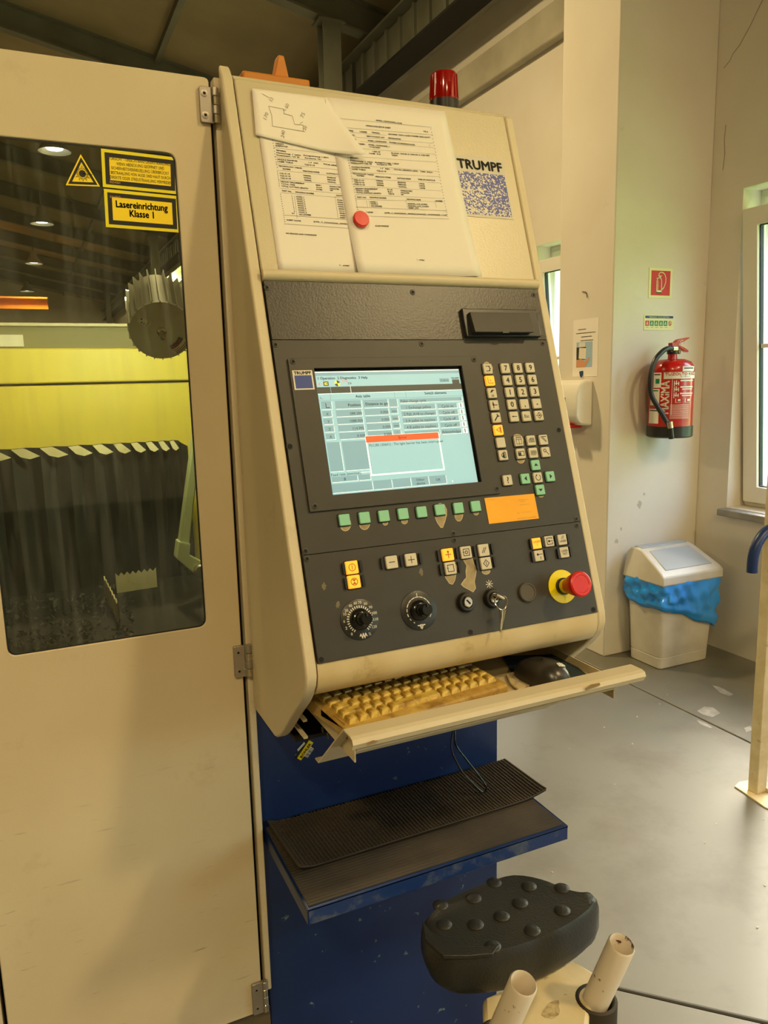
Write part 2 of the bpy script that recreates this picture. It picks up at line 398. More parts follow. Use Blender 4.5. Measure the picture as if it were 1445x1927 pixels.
def inst(me, name, parent, mat):
    ob = bpy.data.objects.new(name, me); COL.objects.link(ob)
    if parent is not None:
        ob.parent = parent; ob.matrix_local = Matrix.Translation(-ORG[parent]) @ mat
    else: ob.matrix_world = mat
    ORG[ob] = mat.translation.copy(); return ob
def thing(name, label, cat, loc, group=None):
    o = bpy.data.objects.new(name, None); COL.objects.link(o); o.location = loc; o.empty_display_size = .05
    ORG[o] = Vector(loc); return tag(o, label, cat, group)
def tag(o, label=None, cat=None, group=None, kind=None):
    if label: o['label'] = label
    if cat: o['category'] = cat
    if group: o['group'] = group
    if kind: o['kind'] = kind
    return o
def struct(o, label=None):
    o['kind'] = 'structure'
    if label: o['label'] = label
    return o
XYZ = lambda x, y, z=0: Vector((x, y, z))
def rrect(u0, u1, v0, v1, r, n=4):
    out = []
    for cx, cy, a in ((u1-r, v0+r, -PI/2), (u1-r, v1-r, 0), (u0+r, v1-r, PI/2), (u0+r, v0+r, PI)):
        for i in range(n+1):
            t = a+PI/2*i/n; out.append((cx+r*math.cos(t), cy+r*math.sin(t)))
    return out
def arc(cu, cv, r, a0, a1, n=12): return [(cu+r*math.cos(a0+(a1-a0)*i/n), cv+r*math.sin(a0+(a1-a0)*i/n)) for i in range(n+1)]
def smooth_path(pts, n=8):
    P = [Vector(p) for p in pts]; out = []
    for i in range(len(P)-1):
        p0, p1, p2, p3 = P[max(i-1, 0)], P[i], P[i+1], P[min(i+2, len(P)-1)]
        for k in range(n):
            t = k/n; out.append(.5*((2*p1)+(p2-p0)*t+(2*p0-5*p1+4*p2-p3)*t*t+(3*p1-p0-3*p2+p3)*t**3))
    out.append(P[-1]); return out

# ================================================================== SETTING
XW, YP, XP = 3.33, 3.071, 2.694         # side wall plane, pilaster front plane, pilaster left plane
ROOF = lambda x: 5.063-.21*x            # underside of the rafters above the near half of the hall
# floor: slabs with open joints
j1 = on(1290, 1338, 2, 0).x
ja, jb = on(1160, 1857.5, 2, 0), on(1445, 1923.5, 2, 0)
sl_ = (jb.y-ja.y)/(jb.x-ja.x); jy = lambda x: ja.y+sl_*(x-ja.x)
fl = struct(MB().box(-15, 3.6, -8, 32, -.12, -.012).build('floor', DARK, smooth=0), 'grey polished concrete floor of the workshop hall')
g = .0035
for poly in ([(j1+g, -8), (3.6, -8), (3.6, 32), (j1+g, 32)], [(-15, jy(-15)+g*2), (j1-g, jy(j1)+g*2), (j1-g, 32), (-15, 32)],
             [(-15, -8), (j1-g, -8), (j1-g, jy(j1)-g*2), (-15, jy(-15)-g*2)]):
    MB().prism(poly, XYZ, -.012, 0).build('slab', FLOORM, fl, bevel=.003, seg=1)
# side wall with window openings (in the y-z plane)
W1 = (1.32, 2.872, .79, 2.40); W2 = (3.72, 4.60, .79, 2.40); W0 = (-1.6, .4, .79, 2.40); W3 = (6.2, 7.7, .79, 2.40); W4 = (-4.6, -2.6, .79, 2.40)
WINS = (W1, W2, W0, W3, W4)
YZ = lambda y, z, x: Vector((x, y, z))
holes = [[(a, c), (a, d), (b, d), (b, c)] for a, b, c, d in WINS]
struct(MB().prism([[(-8, 0), (32, 0), (32, 4.75), (-8, 4.75)]]+holes, YZ, XW+.28, XW).build('wall_right', PLASTER, smooth=0), 'white plastered side wall with deep window openings')
struct(MB().box(XP, XW, YP, 3.5, 0, 4.4).build('wall_pilaster', PLASTER, bevel=.006), 'white plastered pilaster standing out of the side wall')
struct(MB().box(-15.2, -15, -8, 32, 0, 4.75).build('wall_left', PLASTER, smooth=0))
struct(MB().box(-15.2, 3.6, -8.2, -8, 0, 7.2).build('wall_back', PLASTER, smooth=0))
struct(MB().box(-15.2, 3.6, 32, 32.2, 0, 7.2).build('wall_front', PLASTER, smooth=0))
struct(MB().box(XW-.07, XW, 3.5, 32, 3.63, 3.85).build('trim_1', CONC, bevel=.01), 'concrete ledge running along the side wall')
struct(MB().box(XW-.16, XW, 3.5, 32, 4.16, 4.30).build('trim_2', CONC, bevel=.006), 'upper concrete band along the side wall')
# roof
rb = MB()
RX = -6
for x0, x1 in ((3.7, RX), (-15.2, RX)):
    zz = (lambda x: ROOF(x)+.26) if x0 > 0 else (lambda x: ROOF(RX)+.26-.21*(RX-x))
    rb.prism([(x0, zz(x0)), (x1, zz(x1)), (x1, zz(x1)+.12), (x0, zz(x0)+.12)], lambda u, v, w: Vector((u, w, v)), -8, 32)
struct(rb.build('ceiling', CEIL, smooth=0), 'brown boarded underside of the pitched hall roof')
XZ = lambda u, v, w: Vector((u, w, v))
for k in range(15):
    y = -3.4+2.5*k
    if y > 31: continue
    m = MB()
    for x0, x1, zf in ((3.32, RX, ROOF), (RX, -15, lambda x: ROOF(RX)-.21*(RX-x))):
        for a, b, hw in ((0, .02, .06), (.02, .24, .008), (.24, .26, .06)):
            m.prism([(x0, zf(x0)+a), (x1, zf(x1)+a), (x1, zf(x1)+b), (x0, zf(x0)+b)], XZ, y-hw, y+hw)
    struct(m.build('roof_rafter', GIRDER, smooth=0), 'grey steel rafter under the roof')
# purlins along the hall
for x in (1.6, -.6, -2.8, -5.0):
    struct(MB().box(x-.03, x+.03, -8, 32, ROOF(x)+.20, ROOF(x)+.27).build('roof_purlin', GIRDER, smooth=0), 'steel purlin under the roof boards')
# runway girder along the wall and the steel column carrying it
gm = MB(); gx = 3.02
gm.box(gx-.11, gx+.11, -8, 32, 4.04, 4.06, 1); gm.box(gx-.012, gx+.012, -8, 32, 4.06, 4.40); gm.box(gx-.11, gx+.11, -8, 32, 4.38, 4.40)
for k in range(160):
    y = -8+k*.25; gm.box(gx-.035, gx-.012, y-.02, y+.02, 4.06, 4.38)
struct(gm.build('trim_3', [GIRDER, DARK], smooth=0), 'ribbed steel runway girder along the side wall')
for y in (6.6, 16.6, 26.6):
    m = MB(); x = 2.62
    m.box(x-.08, x+.08, y-.07, y-.055, 0, ROOF(x)); m.box(x-.08, x+.08, y+.055, y+.07, 0, ROOF(x)); m.box(x-.01, x+.01, y-.055, y+.055, 0, ROOF(x))
    m.box(x-.14, x+.14, y-.13, y+.13, 0, .02); m.box(x-.12, x+.12, y-.09, y+.09, ROOF(x)-.02, ROOF(x))
    struct(m.build('steel_column', GIRDER, smooth=0), 'grey steel column carrying the roof')

# windows: fixed frame, tilted sash, panes and a sill
def window(idx, y0, y1, z0, z1, tilt, label):
    m = MB()
    fx0, fx1 = XW+.13, XW+.20
    m.prism([[(y0, z0), (y1, z0), (y1, z1), (y0, z1)], [(y0+.05, z0+.05), (y1-.05, z0+.05), (y1-.05, z1-.13), (y0+.05, z1-.13)]], YZ, fx0, fx1)
    m.box(fx0-.012, fx0, y0+.2, y1-.03, z1-.09, z1-.035)
    root = struct(m.build('window_%d' % idx, PVC, bevel=.003), label)
    # sash frame leaning into the room at its top
    fr = Frame((fx0-.005, (y0+y1)/2, z0+.03), (0, -1, 0), (-math.sin(tilt), 0, math.cos(tilt)))
    hw, h = (y1-y0)/2-.02, z1-z0-.13
    mm = MB(); mm.prism([rrect(-hw, hw, 0, h, .004, 1), rrect(-hw+.085, hw-.085, .085, h-.085, .004, 1)], fr, -.035, .03)
    sa = mm.build('sash', PVC, root, bevel=.006)
    MB().prism([rrect(-hw+.083, hw-.083, .083, h-.083, .003, 1), rrect(-hw+.090, hw-.090, .090, h-.090, .003, 1)], fr, -.012, .012).build('seal', SEAL, sa)
    MB().box(-hw+.084, hw-.084, .084, h-.084, -.003, .003, mp=fr).build('pane', WGLASS, sa, smooth=0)
    # white bar across the glass and a handle
    MB().box(-hw+.09, hw-.09, h*.54, h*.54+.02, -.008, .008, mp=fr).build('glazing_bar', PVC, sa)
    # stone sill
    MB().prism([(y0-.03, XW-.06), (y1+.012, XW-.06), (y1+.012, XW), (y1, XW), (y1, XW+.2), (y0, XW+.2), (y0, XW), (y0-.03, XW)], lambda u, v, w_: Vector((v, u, w_)), z0-.04, z0-.004).build('window_sill', SILL, root, bevel=.006)
window(1, *W1, math.radians(4.6), 'white framed window tilted open beside the waste bin corner')
window(2, *W2, math.radians(4.6), 'white framed window tilted open behind the pilaster')
window(3, *W0, 0, 'white framed window in the side wall')
window(4, *W3, 0, 'white framed window in the side wall')
window(5, *W4, 0, 'white framed window in the side wall')
# outside: lawn and trees
struct(MB().box(3.7, 40, -20, 40, -.3, -.2).build('ground', GRASS, smooth=0), 'grass outside the windows')
def tree(x, y, h, r, label):
    t = thing('leafy_tree', label, 'tree', (x, y, -.2), 'trees outside the windows')
    MB().tube([(x, y, -.2), (x+.1, y, h*.4), (x, y+.1, h*.8)], [.16, .12, .05], 8).build('trunk', BARK, t)
    m = MB(); rnd = random.Random(int(x*100+y))
    for i in range(1500):
        a = rnd.uniform(0, 2*PI); c = rnd.uniform(-1, 1); q = rnd.random()**.4*r
        p = Vector((x+q*math.cos(a)*math.sqrt(1-c*c), y+q*math.sin(a)*math.sqrt(1-c*c), h*.62+q*c*1.2))
        d = Vector((rnd.gauss(0, 1), rnd.gauss(0, 1), rnd.gauss(0, 1))).normalized()*.16; e = d.cross(Vector((rnd.gauss(0, 1), rnd.gauss(0, 1), rnd.gauss(0, 1)))).normalized()*.09
        m.add([p-d, p+e, p+d, p-e], [(0, 1, 2, 3)])
    tag(m.build('foliage', LEAF, t, smooth=0), kind='stuff')
for x, y, h, r in ((8.5, 4.5, 5, 1.9), (10, 8.5, 6, 2.2), (9.2, 13, 5.5, 2.0), (8.8, -.6, 4.6, 1.7), (11, -5.5, 6, 2.2)):
    tree(x, y, h, r, 'leafy green tree standing outside the side windows')

# hall lamps, one of them an unseen fill added behind the camera
for i, (x, y, z, p) in enumerate(LAMPS):
    t = thing('pendant_lamp', 'round metal high-bay lamp hanging from the hall roof', 'lamp', (x, y, z), 'high-bay lamps under the roof')
    zr = min(ROOF(x), ROOF(RX)) + .2
    MB().tube([(x, y, z+.3), (x, y, zr)], .012, 6).build('suspension_rod', GIRDER, t)
    MB().lathe([(.06, .3), (.07, .28), (.08, .18), (.2, .02), (.21, 0), (.20, 0), (.19, .02), (.07, .17)], (x, y, z), (0, 0, 1), 20).build('shade', REFLECTOR, t)
    MB().lathe([(.001, .03), (.10, .03), (.11, .05), (.09, .08), (.001, .09)], (x, y, z), (0, 0, 1), 16).build('bulb', BULB, t)
    ld = bpy.data.lights.new('lamp_light', 'AREA'); ld.shape = 'DISK'; ld.size = .36; ld.energy = p; ld.color = LAMP_COL
    lo = bpy.data.objects.new('lamp_light', ld); COL.objects.link(lo); lo.parent = t; lo.location = (0, 0, -.015)
    ORG[lo] = Vector((x, y, z))
# daylight through the window openings: portals for the sky
for y0, y1, z0, z1 in WINS:
    ld = bpy.data.lights.new('window_portal', 'AREA'); ld.shape = 'RECTANGLE'; ld.size = y1-y0; ld.size_y = z1-z0; ld.cycles.is_portal = True
    lo = bpy.data.objects.new('window_portal', ld); COL.objects.link(lo); lo.location = (XW+.30, (y0+y1)/2, (z0+z1)/2)
    lo.rotation_euler = (PI/2, 0, PI/2)

# ================================================================== MACHINE DOOR
YD = S*1.0
FD = Frame((0, YD, 1.5), (1, 0, 0), (0, 0, 1))        # normal points to the room (-y)
dx1 = .2368*S; dx0 = FD.px(7, 1870)[0]; dzt = .370*S; dzb = -.937*S
wx0 = FD.px(20, 1225)[0]-.004; wx1 = .1905*S; wz0 = -.3215*S; wz1 = .2785*S
door = thing('machine_door', 'ivory sheet steel machine door with a large glass window', 'door', FD((dx0+dx1)/2, dzb, -.02))
MB().prism([rrect(dx0, dx1, dzb, dzt, .006, 2), rrect(wx0, wx1, wz0, wz1, .012, 5)], FD, -.005, 0).build('door_panel', IVORY_DOOR, door, bevel=.002)
for u_ in (dx0+.001, dx1-.004): MB().box(u_, u_+.003, dzb+.004, dzt-.004, -.034, -.004, mp=FD).build('folded_edge', IVORY, door)
for v_ in (dzb+.001, dzt-.004): MB().box(dx0+.004, dx1-.004, v_, v_+.003, -.034, -.004, mp=FD).build('folded_edge', IVORY, door)
gl = MB().prism(rrect(wx0+.0005, wx1-.0005, wz0+.0005, wz1-.0005, .0115, 5), FD, -.0036, -.0022).build('window_glass', GLASS, door, smooth=0)
MB().prism([rrect(wx0, wx1, wz0, wz1, .012, 5), rrect(wx0+.0022, wx1-.0022, wz0+.0022, wz1-.0022, .010, 5)], FD, -.0022, -.0010).build('window_seal', SEAL, door)
dc = lambda x, y: FD.px(x/3.0104, 60+y/3.0104, -.001)
def quad_inset(q, d):
    P = [Vector(p) for p in q]; n = len(P); out = []
    for i in range(n):
        a, b, c = P[i-1], P[i], P[(i+1) % n]; d1 = (b-a).normalized(); d2 = (c-b).normalized()
        n1 = Vector((-d1.y, d1.x)); n2 = Vector((-d2.y, d2.x)); k = (n1+n2); k = k/max(k.dot(n1), .2)*1.0
        out.append(tuple(b+k*d))
    return out
def ccw(q):
    a = sum(q[i][0]*q[(i+1) % len(q)][1]-q[(i+1) % len(q)][0]*q[i][1] for i in range(len(q)))
    return list(q) if a > 0 else list(reversed(q))
def warn_sign(name, quad, label):
    q = ccw(quad); m = MB()
    m.prism(q, FD, -.0021, -.0014, 0); m.plate([quad_inset(q, .0045), quad_inset(q, .0105)], FD, -.0010, 1); m.plate(quad_inset(q, .0105), FD, -.0011, 2)
    o = m.build(name, [YEL_EDGE, INK, YELLOW], door, smooth=0); o['label'] = label; return o
s1 = warn_sign('warning_label', [dc(572, 660), dc(1005, 712), dc(1010, 920), dc(583, 878)], 'yellow laser radiation warning label with five lines of text')
m = MB()
for t, a, b, h in (('VORSICHT - UNSICHTBARE LASERSTRAHLUNG,', (613, 723), (967, 760), .0042), ('WENN ABDECKUNG GEÖFFNET UND', (660, 755), (930, 782), .0042),
                ('SICHERHEITSVERRIEGELUNG ÜBERBRÜCKT', (630, 778), (958, 811), .0042), ('BESTRAHLUNG VON AUGE UND HAUT DURCH', (628, 804), (966, 838), .0042),
                ('DIREKTE ODER STREUSTRAHLUNG VERMEIDEN', (622, 830), (974, 865), .0042)):
    m.text(FD, t, dc(*a), dc(*b), h, -.0008)
m.text(FD, '0224361', dc(622, 856), dc(684, 862), .003, -.0008, 1)
m.build('lettering', [INK, AMBERL], s1, smooth=0)
s2 = warn_sign('warning_label', [dc(588, 888), dc(1012, 930), dc(1022, 1137), dc(600, 1105)], 'yellow laser class label with two large words')
m = MB(); m.text(FD, 'Lasereinrichtung', dc(655, 992), dc(950, 1016), .0092, -.0008, bold=.0004); m.text(FD, 'Klasse 1', dc(733, 1046), dc(880, 1057), .0092, -.0008, bold=.0004)
m.text(FD, '0224362', dc(622, 940), dc(684, 944), .003, -.0008, 1)
m.build('lettering', [INK, AMBERL], s2, smooth=0)
q = ccw([dc(457, 692), dc(372, 868), dc(567, 876)]); m = MB()
m.prism(q, FD, -.0021, -.0014, 0); m.plate([quad_inset(q, .002), quad_inset(q, .0052)], FD, -.0010, 1)
cu, cv = dc(467, 803)
m.disc(FD, cu, cv, .0048, -.0008, 1, 16)
for k in range(24):
    a = 2*PI*k/24; r = .0105 if k % 2 == 0 else .008
    m.stroke(FD, [(cu+.006*math.cos(a), cv+.006*math.sin(a)), (cu+r*math.cos(a), cv+r*math.sin(a))], .0007, -.0008, 1)
m.stroke(FD, [(cu, cv), (cu+.013, cv)], .0008, -.0008, 1)
o = m.build('warning_triangle', [YELLOW, INK], door, smooth=0); o['label'] = 'yellow triangle with a laser burst'
# hinges
def hinge(lx0, lx1, bx1, y0, y1, mt):
    u0, v1 = FD.px(lx0, y0); u1, v0 = FD.px(lx1, y1); u2 = FD.px(bx1, (y0+y1)/2)[0]
    v0, v1 = min(v0, v1), max(v0, v1); r = (u2-u1)/2; hh = (v1-v0)
    h = MB().prism(rrect(u0, u1+r*.6, v0, v1, .003, 2), FD, 0, .006).build('hinge', mt, door, bevel=.0015)
    for k in range(4):
        a = v0+hh*(k*.25+.004); b = v0+hh*(k*.25+.246)
        MB().lathe([(r*.9, 0), (r, .0006), (r, b-a-.0006), (r*.9, b-a)], FD(u1+r, a, .004), (0, 0, 1), 16).build('knuckle', mt if k % 2 else NICKEL, h)
    for v in (v0+hh*.2, v1-hh*.2):
        m = MB(); c = FD((u0+u1)/2-.001, v, .006); m.lathe([(.0052, -.001), (.0052, .0006), (.0042, .0008), (.0022, .0008), (.0022, .0002), (.0001, .0002)], c, FD.N, 16)
        m.disc(FD.sub((u0+u1)/2-.001, v), 0, 0, .0022, .0068, 1, 6)
        m.build('screw', [HINGE, DARK], h)
hinge(372.5, 397.5, 411.5, 163, 234, HINGE); hinge(437.5, 460, 475, 1216, 1271, HINGE); hinge(472, 494, 504, 1851, 1901, HINGE)

# neighbouring fixed panel, hinge post and plinth of the machine housing
mh = thing('machine_housing', 'ivory and dark machine housing behind and beside the glazed door', 'machine', (-.3, 1.8, 0))
MB().prism(rrect(-1.2, dx0-.006, dzb-.0, dzt, .004, 2), FD, -.034, 0).build('side_panel', IVORY, mh, bevel=.003)
MB().box(.2427*S, .2525*S, YD-.0, YD+.022, 1.5-.905*S, 1.5+dzt+.002).build('hinge_post', IVORY, mh, bevel=.002)
MB().box(-1.2, .2520*S, YD+.02, YD+.05, 0, 1.5+dzb-.012).build('plinth', PLINTH, mh)
MB().box(.2360*S, .2526*S, YD+.036, YD+.10, .4, 1.5+dzt-.01).build('jamb_light_block', DARK, mh)  # dark jamb shaped to block light leaking through the hinge gap
# open topped inner chamber
CX1 = .62
MB().box(CX1, CX1+.02, YD+.085, 2.9, .3, 1.88).build('inner_wall', OLIVE, mh)
MB().box(-1.2, -1.18, YD+.06, 2.9, .3, 1.88).build('inner_wall', OLIVE, mh)
MB().box(-1.2, CX1+.02, 2.88, 2.9, .3, 1.55).build('rear_wall', OLIVE, mh)
MB().box(-1.2, CX1+.02, YD+.085, 2.9, .28, .3).build('chamber_floor', DARK, mh)

# yellow gantry beam behind the glass, with its bellows
YG = 2.30
zg = lambda py, px=150: on(px, py, 1, YG).z
gb = thing('gantry_beam', 'yellow painted gantry beam seen through the door glass', 'machine beam', (-.3, YG+.1, .3))
zs = (.3, zg(722)-.003, zg(722)+.003, zg(655))
MB().box(-1.15, CX1-.01, YG, YG+.2, zs[0], zs[1]).build('lower_cover', YELWALL, gb, bevel=.004)
MB().box(-1.15, CX1-.01, YG, YG+.2, zs[2], zs[3]).build('upper_cover', YELWALL, gb, bevel=.004)
MB().box(-1.15, CX1-.01, YG+.01, YG+.19, zs[1], zs[2]).build('joint_strip', DARK, gb)
MB().box(-1.15, .42, YG+.06, YG+.2, zs[3], zg(612)).build('cable_channel', OLIVE, gb)
MB().box(-1.15, .40, YG+.04, YG+.21, zg(612), zg(606)).build('channel_cap', IVORY, gb, bevel=.001)
MB().box(-.9, -.06+on(90, 640, 1, YG).x, YG+.05, YG+.06, zg(650), zg(628)).build('name_strip', LABELW, gb)
YB = 2.05
zb_ = lambda px, py: on(px, py, 1, YB).z
zt = zb_(180, 837); bxr = on(352, 850, 1, YB).x
pl = []; x = bxr; st = .010; k = 0
while x > -1.0:
    pl.append((x, YB+(.028 if k % 2 else 0))); x -= st; st = min(st*1.075, .032); k += 1
m = MB(); n = len(pl); zlo = .62
for i, (x, y) in enumerate(pl):
    e = max(0, .02-(bxr-x))*.8
    m.v += [Vector((x, y, zlo)), Vector((x, y, zt-e))]
for i in range(n-1): m.f.append((2*i+2, 2*i, 2*i+1, 2*i+3)); m.m.append(0)
bl = m.build('bellows', BELLOW, smooth=0)
tag(bl, 'black pleated bellows curtain hanging below the yellow beam', 'bellows')
sd = bl.modifiers.new('thickness', 'SOLIDIFY'); sd.thickness = .003
# ivory tip tabs along the bellows' upper rim
for i in range(2, n-2, 2):
    x, y = pl[i]; x2, y2 = pl[i+2] if i+2 < n else pl[-1]; wd = (x-x2)
    if wd < .016: continue
    MB().prism([(x2+wd*.0, zt-.001), (x2+wd*.30, zt-.020), (x2+wd*.62, zt-.026), (x2+wd*.98, zt-.020), (x2+wd*.52, zt-.002), (x2+wd*.42, zt+.001)], XZ, YB-.008, YB-.004).build('fold_tab', RUSTIV, bl, smooth=0)

# finned machine lamp behind the glass
YL = 1.52
c0 = on(304, 623, 1, YL); rl = (on(361, 625, 1, YL)-on(247, 625, 1, YL)).length/2*1.04
ax = (Vector((.10, .86, .50))).normalized()          # the drum runs back and up from its round end cap
lt = thing('machine_lamp', 'round grey finned lamp housing hanging inside the machine', 'lamp', tuple(c0))
MB().lathe([(.001, 0), (rl, 0), (rl, .006), (rl*.86, .008), (rl*.84, .15), (rl*.6, .155)], c0, ax, 36).build('lamp_body', ALU, lt)
a_ = ax.cross(Vector((0, 0, 1))).normalized(); b2 = ax.cross(a_)
for k in range(24):
    th = 2*PI*k/24; d = a_*math.cos(th)+b2*math.sin(th); tn = ax.cross(d)*.0009
    p = [c0+d*rl*.80, c0+d*(rl*1.05), c0+d*(rl*1.05)+ax*.15, c0+d*rl*.80+ax*.15]
    MB().add([q-tn for q in p]+[q+tn for q in p], [(3, 2, 1, 0), (4, 5, 6, 7), (0, 1, 5, 4), (1, 2, 6, 5), (2, 3, 7, 6), (3, 0, 4, 7)]).build('cooling_fin', ALU, lt, smooth=0)
FLm = Frame(c0-ax*.0008, -a_ if a_.x < 0 else a_, Vector((0, 0, 1))-ax*ax.z)
if FLm.N.dot(ax) > 0: FLm = Frame(c0-ax*.0008, -FLm.U, FLm.V)
MB().lathe([(rl*.16, 0), (rl*.16, .006), (rl*.1, .008), (rl*.09, .018), (rl*.07, .03), (.001, .031)], c0, -ax, 6).build('hexagon_nut', NICKEL, lt)
m = MB(); r0 = rl
m.disc(FLm, 0, 0, r0*.93, .0006, 0, 10, r0*.62, -1.15, -.35); m.disc(FLm, 0, 0, r0*.72, .001, 1, 10, r0*.56, -1.15, -.35)
m.ctext(FLm, 'HOT', r0*.64*math.cos(-.75), r0*.64*math.sin(-.75), r0*.11, .0014, 2, rot=PI/2-.75, bold=.0003)
for k, rr in enumerate((.78, .84, .90)): m.disc(FLm, 0, 0, r0*(rr+.012), .0012, 2 if k == 0 else 1, 10, r0*(rr-.012), -1.05 if k else -1.1, -.45 if k else -.8)
o = m.build('hot_warning_label', [LABELW, INK, SIGNRED], lt, smooth=0)
m = MB(); f2 = FLm.sub(-r0*.52, r0*.32, -.55)
m.rect(f2, -r0*.19, r0*.19, -r0*.1, r0*.1, .0006, 0)
m.ctext(f2, 'IP65', r0*.11, 0, r0*.07, .001, 1, rot=PI/2)
for du in (-.1, -.02): m.add([f2(r0*du, -r0*.07, .001), f2(r0*(du+.06), -r0*.07, .001), f2(r0*(du+.03), r0*.0, .001)], [(0, 1, 2)], 1)
m.rect(f2, -r0*.16, -r0*.10, r0*.03, r0*.08, .001, 1)
m.build('rating_label', [LABELW, INK], lt, smooth=0)
MB().tube([c0+ax*.13, c0+ax*.20+Vector((.03, 0, .01)), c0+ax*.26+Vector((.12, 0, .06)), Vector((CX1, c0.y+.22, c0.z+.10))], .012, 8).build('mounting_arm', PALEGREEN, lt)
ld = bpy.data.lights.new('lamp_light', 'AREA'); ld.shape = 'DISK'; ld.size = .12; ld.energy = 15; ld.color = (1.0, .97, .58)
lo = bpy.data.objects.new('lamp_light', ld); COL.objects.link(lo); lo.parent = lt
lp = c0+ax*.16; dirv = (Vector((.1, YG, 1.55))-lp).normalized()
lo.matrix_local = Matrix.Translation(lp-c0) @ dirv.to_track_quat('-Z', 'Y').to_matrix().to_4x4()

# pale linkage arm beside the bellows
YA = 1.78
A = lambda x, y: on(x, y, 1, YA)
def bar_px(pts, y0, y1): return MB().prism(ccw([(A(*p).x, A(*p).z) for p in pts]), XZ, y0, y1)
la = thing('linkage_arm', 'pale green jointed steel arm inside the machine beside the bellows', 'machine arm', tuple(A(372, 1080)))
bar_px([(370, 775), (384, 775), (357, 1024), (338, 1021)], YA, YA+.03).build('upper_bar', PALEGREEN, la, bevel=.003)
bar_px([(335, 1018), (358, 1022), (356, 1045), (388, 1062), (396, 1090), (396, 1115), (372, 1085), (331, 1050)], YA-.006, YA+.034).build('elbow', PALEGREEN, la, bevel=.003)
MB().lathe([(.017, 0), (.017, .008), (.013, .012), (.001, .013)], Vector((A(376, 1073).x, YA-.006, A(376, 1073).z)), (0, -1, 0), 20).build('pivot_pin', STEEL, la)
# cutting table with toothed slats and offcuts
ZT = 1.05
tb = thing('slat_table', 'dark cutting table surface with toothed slats inside the machine', 'table', (-.3, 1.65, .3))
MB().box(-1.15, CX1-.01, YD+.09, YB-.03, .3, ZT-.05).build('table_bed', DARK, tb)
def slat(p0, p1, n):
    a, b = on(*p0, 2, ZT), on(*p1, 2, ZT); d = (b-a)/n; t = d.cross(Vector((0, 0, 1))).normalized()*.0015; low = Vector((0, 0, -.05)); m = MB()
    for i in range(n):
        q0, q1 = a+d*i, a+d*(i+1); mid = (q0+q1)/2-Vector((0, 0, .008))
        P = [q0+low, q1+low, q1, mid, q0]
        m.add([p-t for p in P]+[p+t for p in P], [(0, 1, 2, 3, 4), (9, 8, 7, 6, 5), (2, 3, 8, 7), (3, 4, 9, 8)])
    return m.build('toothed_slat', RUSTIV, tb, smooth=0)
slat((217, 1079), (293, 1068), 7); slat((196, 1084), (222, 1134), 7)
m = MB(); rnd = random.Random(3)
for i in range(900):
    p = on(rnd.uniform(5, 250), rnd.choice((rnd.uniform(1080, 1110), rnd.uniform(1120, 1225))), 2, ZT-.048)
    if p.y > YB-.06 or p.y < YD+.1: continue
    d = Vector((rnd.gauss(0, 1), rnd.gauss(0, 1), rnd.gauss(0, .4))).normalized()*rnd.uniform(.003, .009); e = d.cross(Vector((rnd.gauss(0, 1), rnd.gauss(0, 1), 1))).normalized()*.003
    h = Vector((0, 0, rnd.uniform(.002, .012))); m.add([p-d+h, p+e+h, p+d+h*.5, p-e+h*.3], [(0, 1, 2, 3)])
o = m.build('metal_offcuts', GREYCAP, smooth=0); tag(o, 'scattered metal offcuts and chips lying on the cutting table', 'offcuts', kind='stuff')
# orange bracket on top of the machine, behind the console, and yellow crane beam far down the hall
m = MB(); p = on(521, 158, 1, 1.75)
ob = thing('orange_clamp', 'orange steel clamp standing on the machine behind the console', 'clamp', (p.x, 1.75, 1.90))
zc = on(524, 108, 1, 1.75).z
MB().box(p.x-.09, p.x+.06, 1.70, 1.80, 1.88, p.z).build('clamp_base', ORANGE, ob, bevel=.004)
MB().prism([(p.x-.012, p.z), (p.x+.026, p.z), (p.x+.014, zc), (p.x+.002, zc)], XZ, 1.735, 1.765).build('clamp_jaw', ORANGE, ob, bevel=.003)
MB().box(CX1+.022, .655*S, YD+.085, 1.9, 0, 1.84).build('rear_cabinet', OLIVE, mh)
MB().box(.42, .655*S, 1.68, 1.83, 1.84, 1.88).build('top_rail', OLIVE, mh)
m = MB(); zc = on(40, 575, 1, 22).z; m.box(-9, on(90, 575, 1, 22).x, 21.9, 22.1, zc-.06, zc+.16); m.box(-9, on(90, 575, 1, 22).x, 21.8, 22.2, zc+.16, zc+.2); m.box(-9, on(90, 575, 1, 22).x, 21.8, 22.2, zc-.1, zc-.06)
struct(m.build('crane_beam', ORANGE, smooth=0), 'orange travelling crane beam far down the hall')

# ================================================================== CONTROL CONSOLE
PA, PB = .32788, .86365                                    # front plane y = PA*z + PB in camera units
def prof(z): return (PA*z+PB, z)
U0, U1 = .264*S, .656*S                                    # inner faces of the cheeks
tl = Vector((0, PA, 1)).normalized()
FC = Frame(W(.264, prof(-.3085)[0], -.3085), (1, 0, 0), tl)  # u from left panel edge, v up the slope, normal to the operator
vz = lambda z: (z+.3085)*S/tl.z
PW = (.656-.264)*S
con = thing('control_console', 'ivory machine control console with black panels, screen and keyboard tray', 'control console', tuple(W(.46, .95, -.46)))
low = [(.7625, -.3085), (.7608, -.322), (.764, -.334), (.772, -.346), (.785, -.360), (.823, -.393), (.862, -.428), (.878, -.441), (.890, -.448), (.905, -.451)]
side = [(.984, .3676)] + low + [(1.012, -.451), (1.04, -.43), (1.04, .378), (1.03, .386)]
YZp = lambda off: (lambda y, z, x: W(x, y, z))
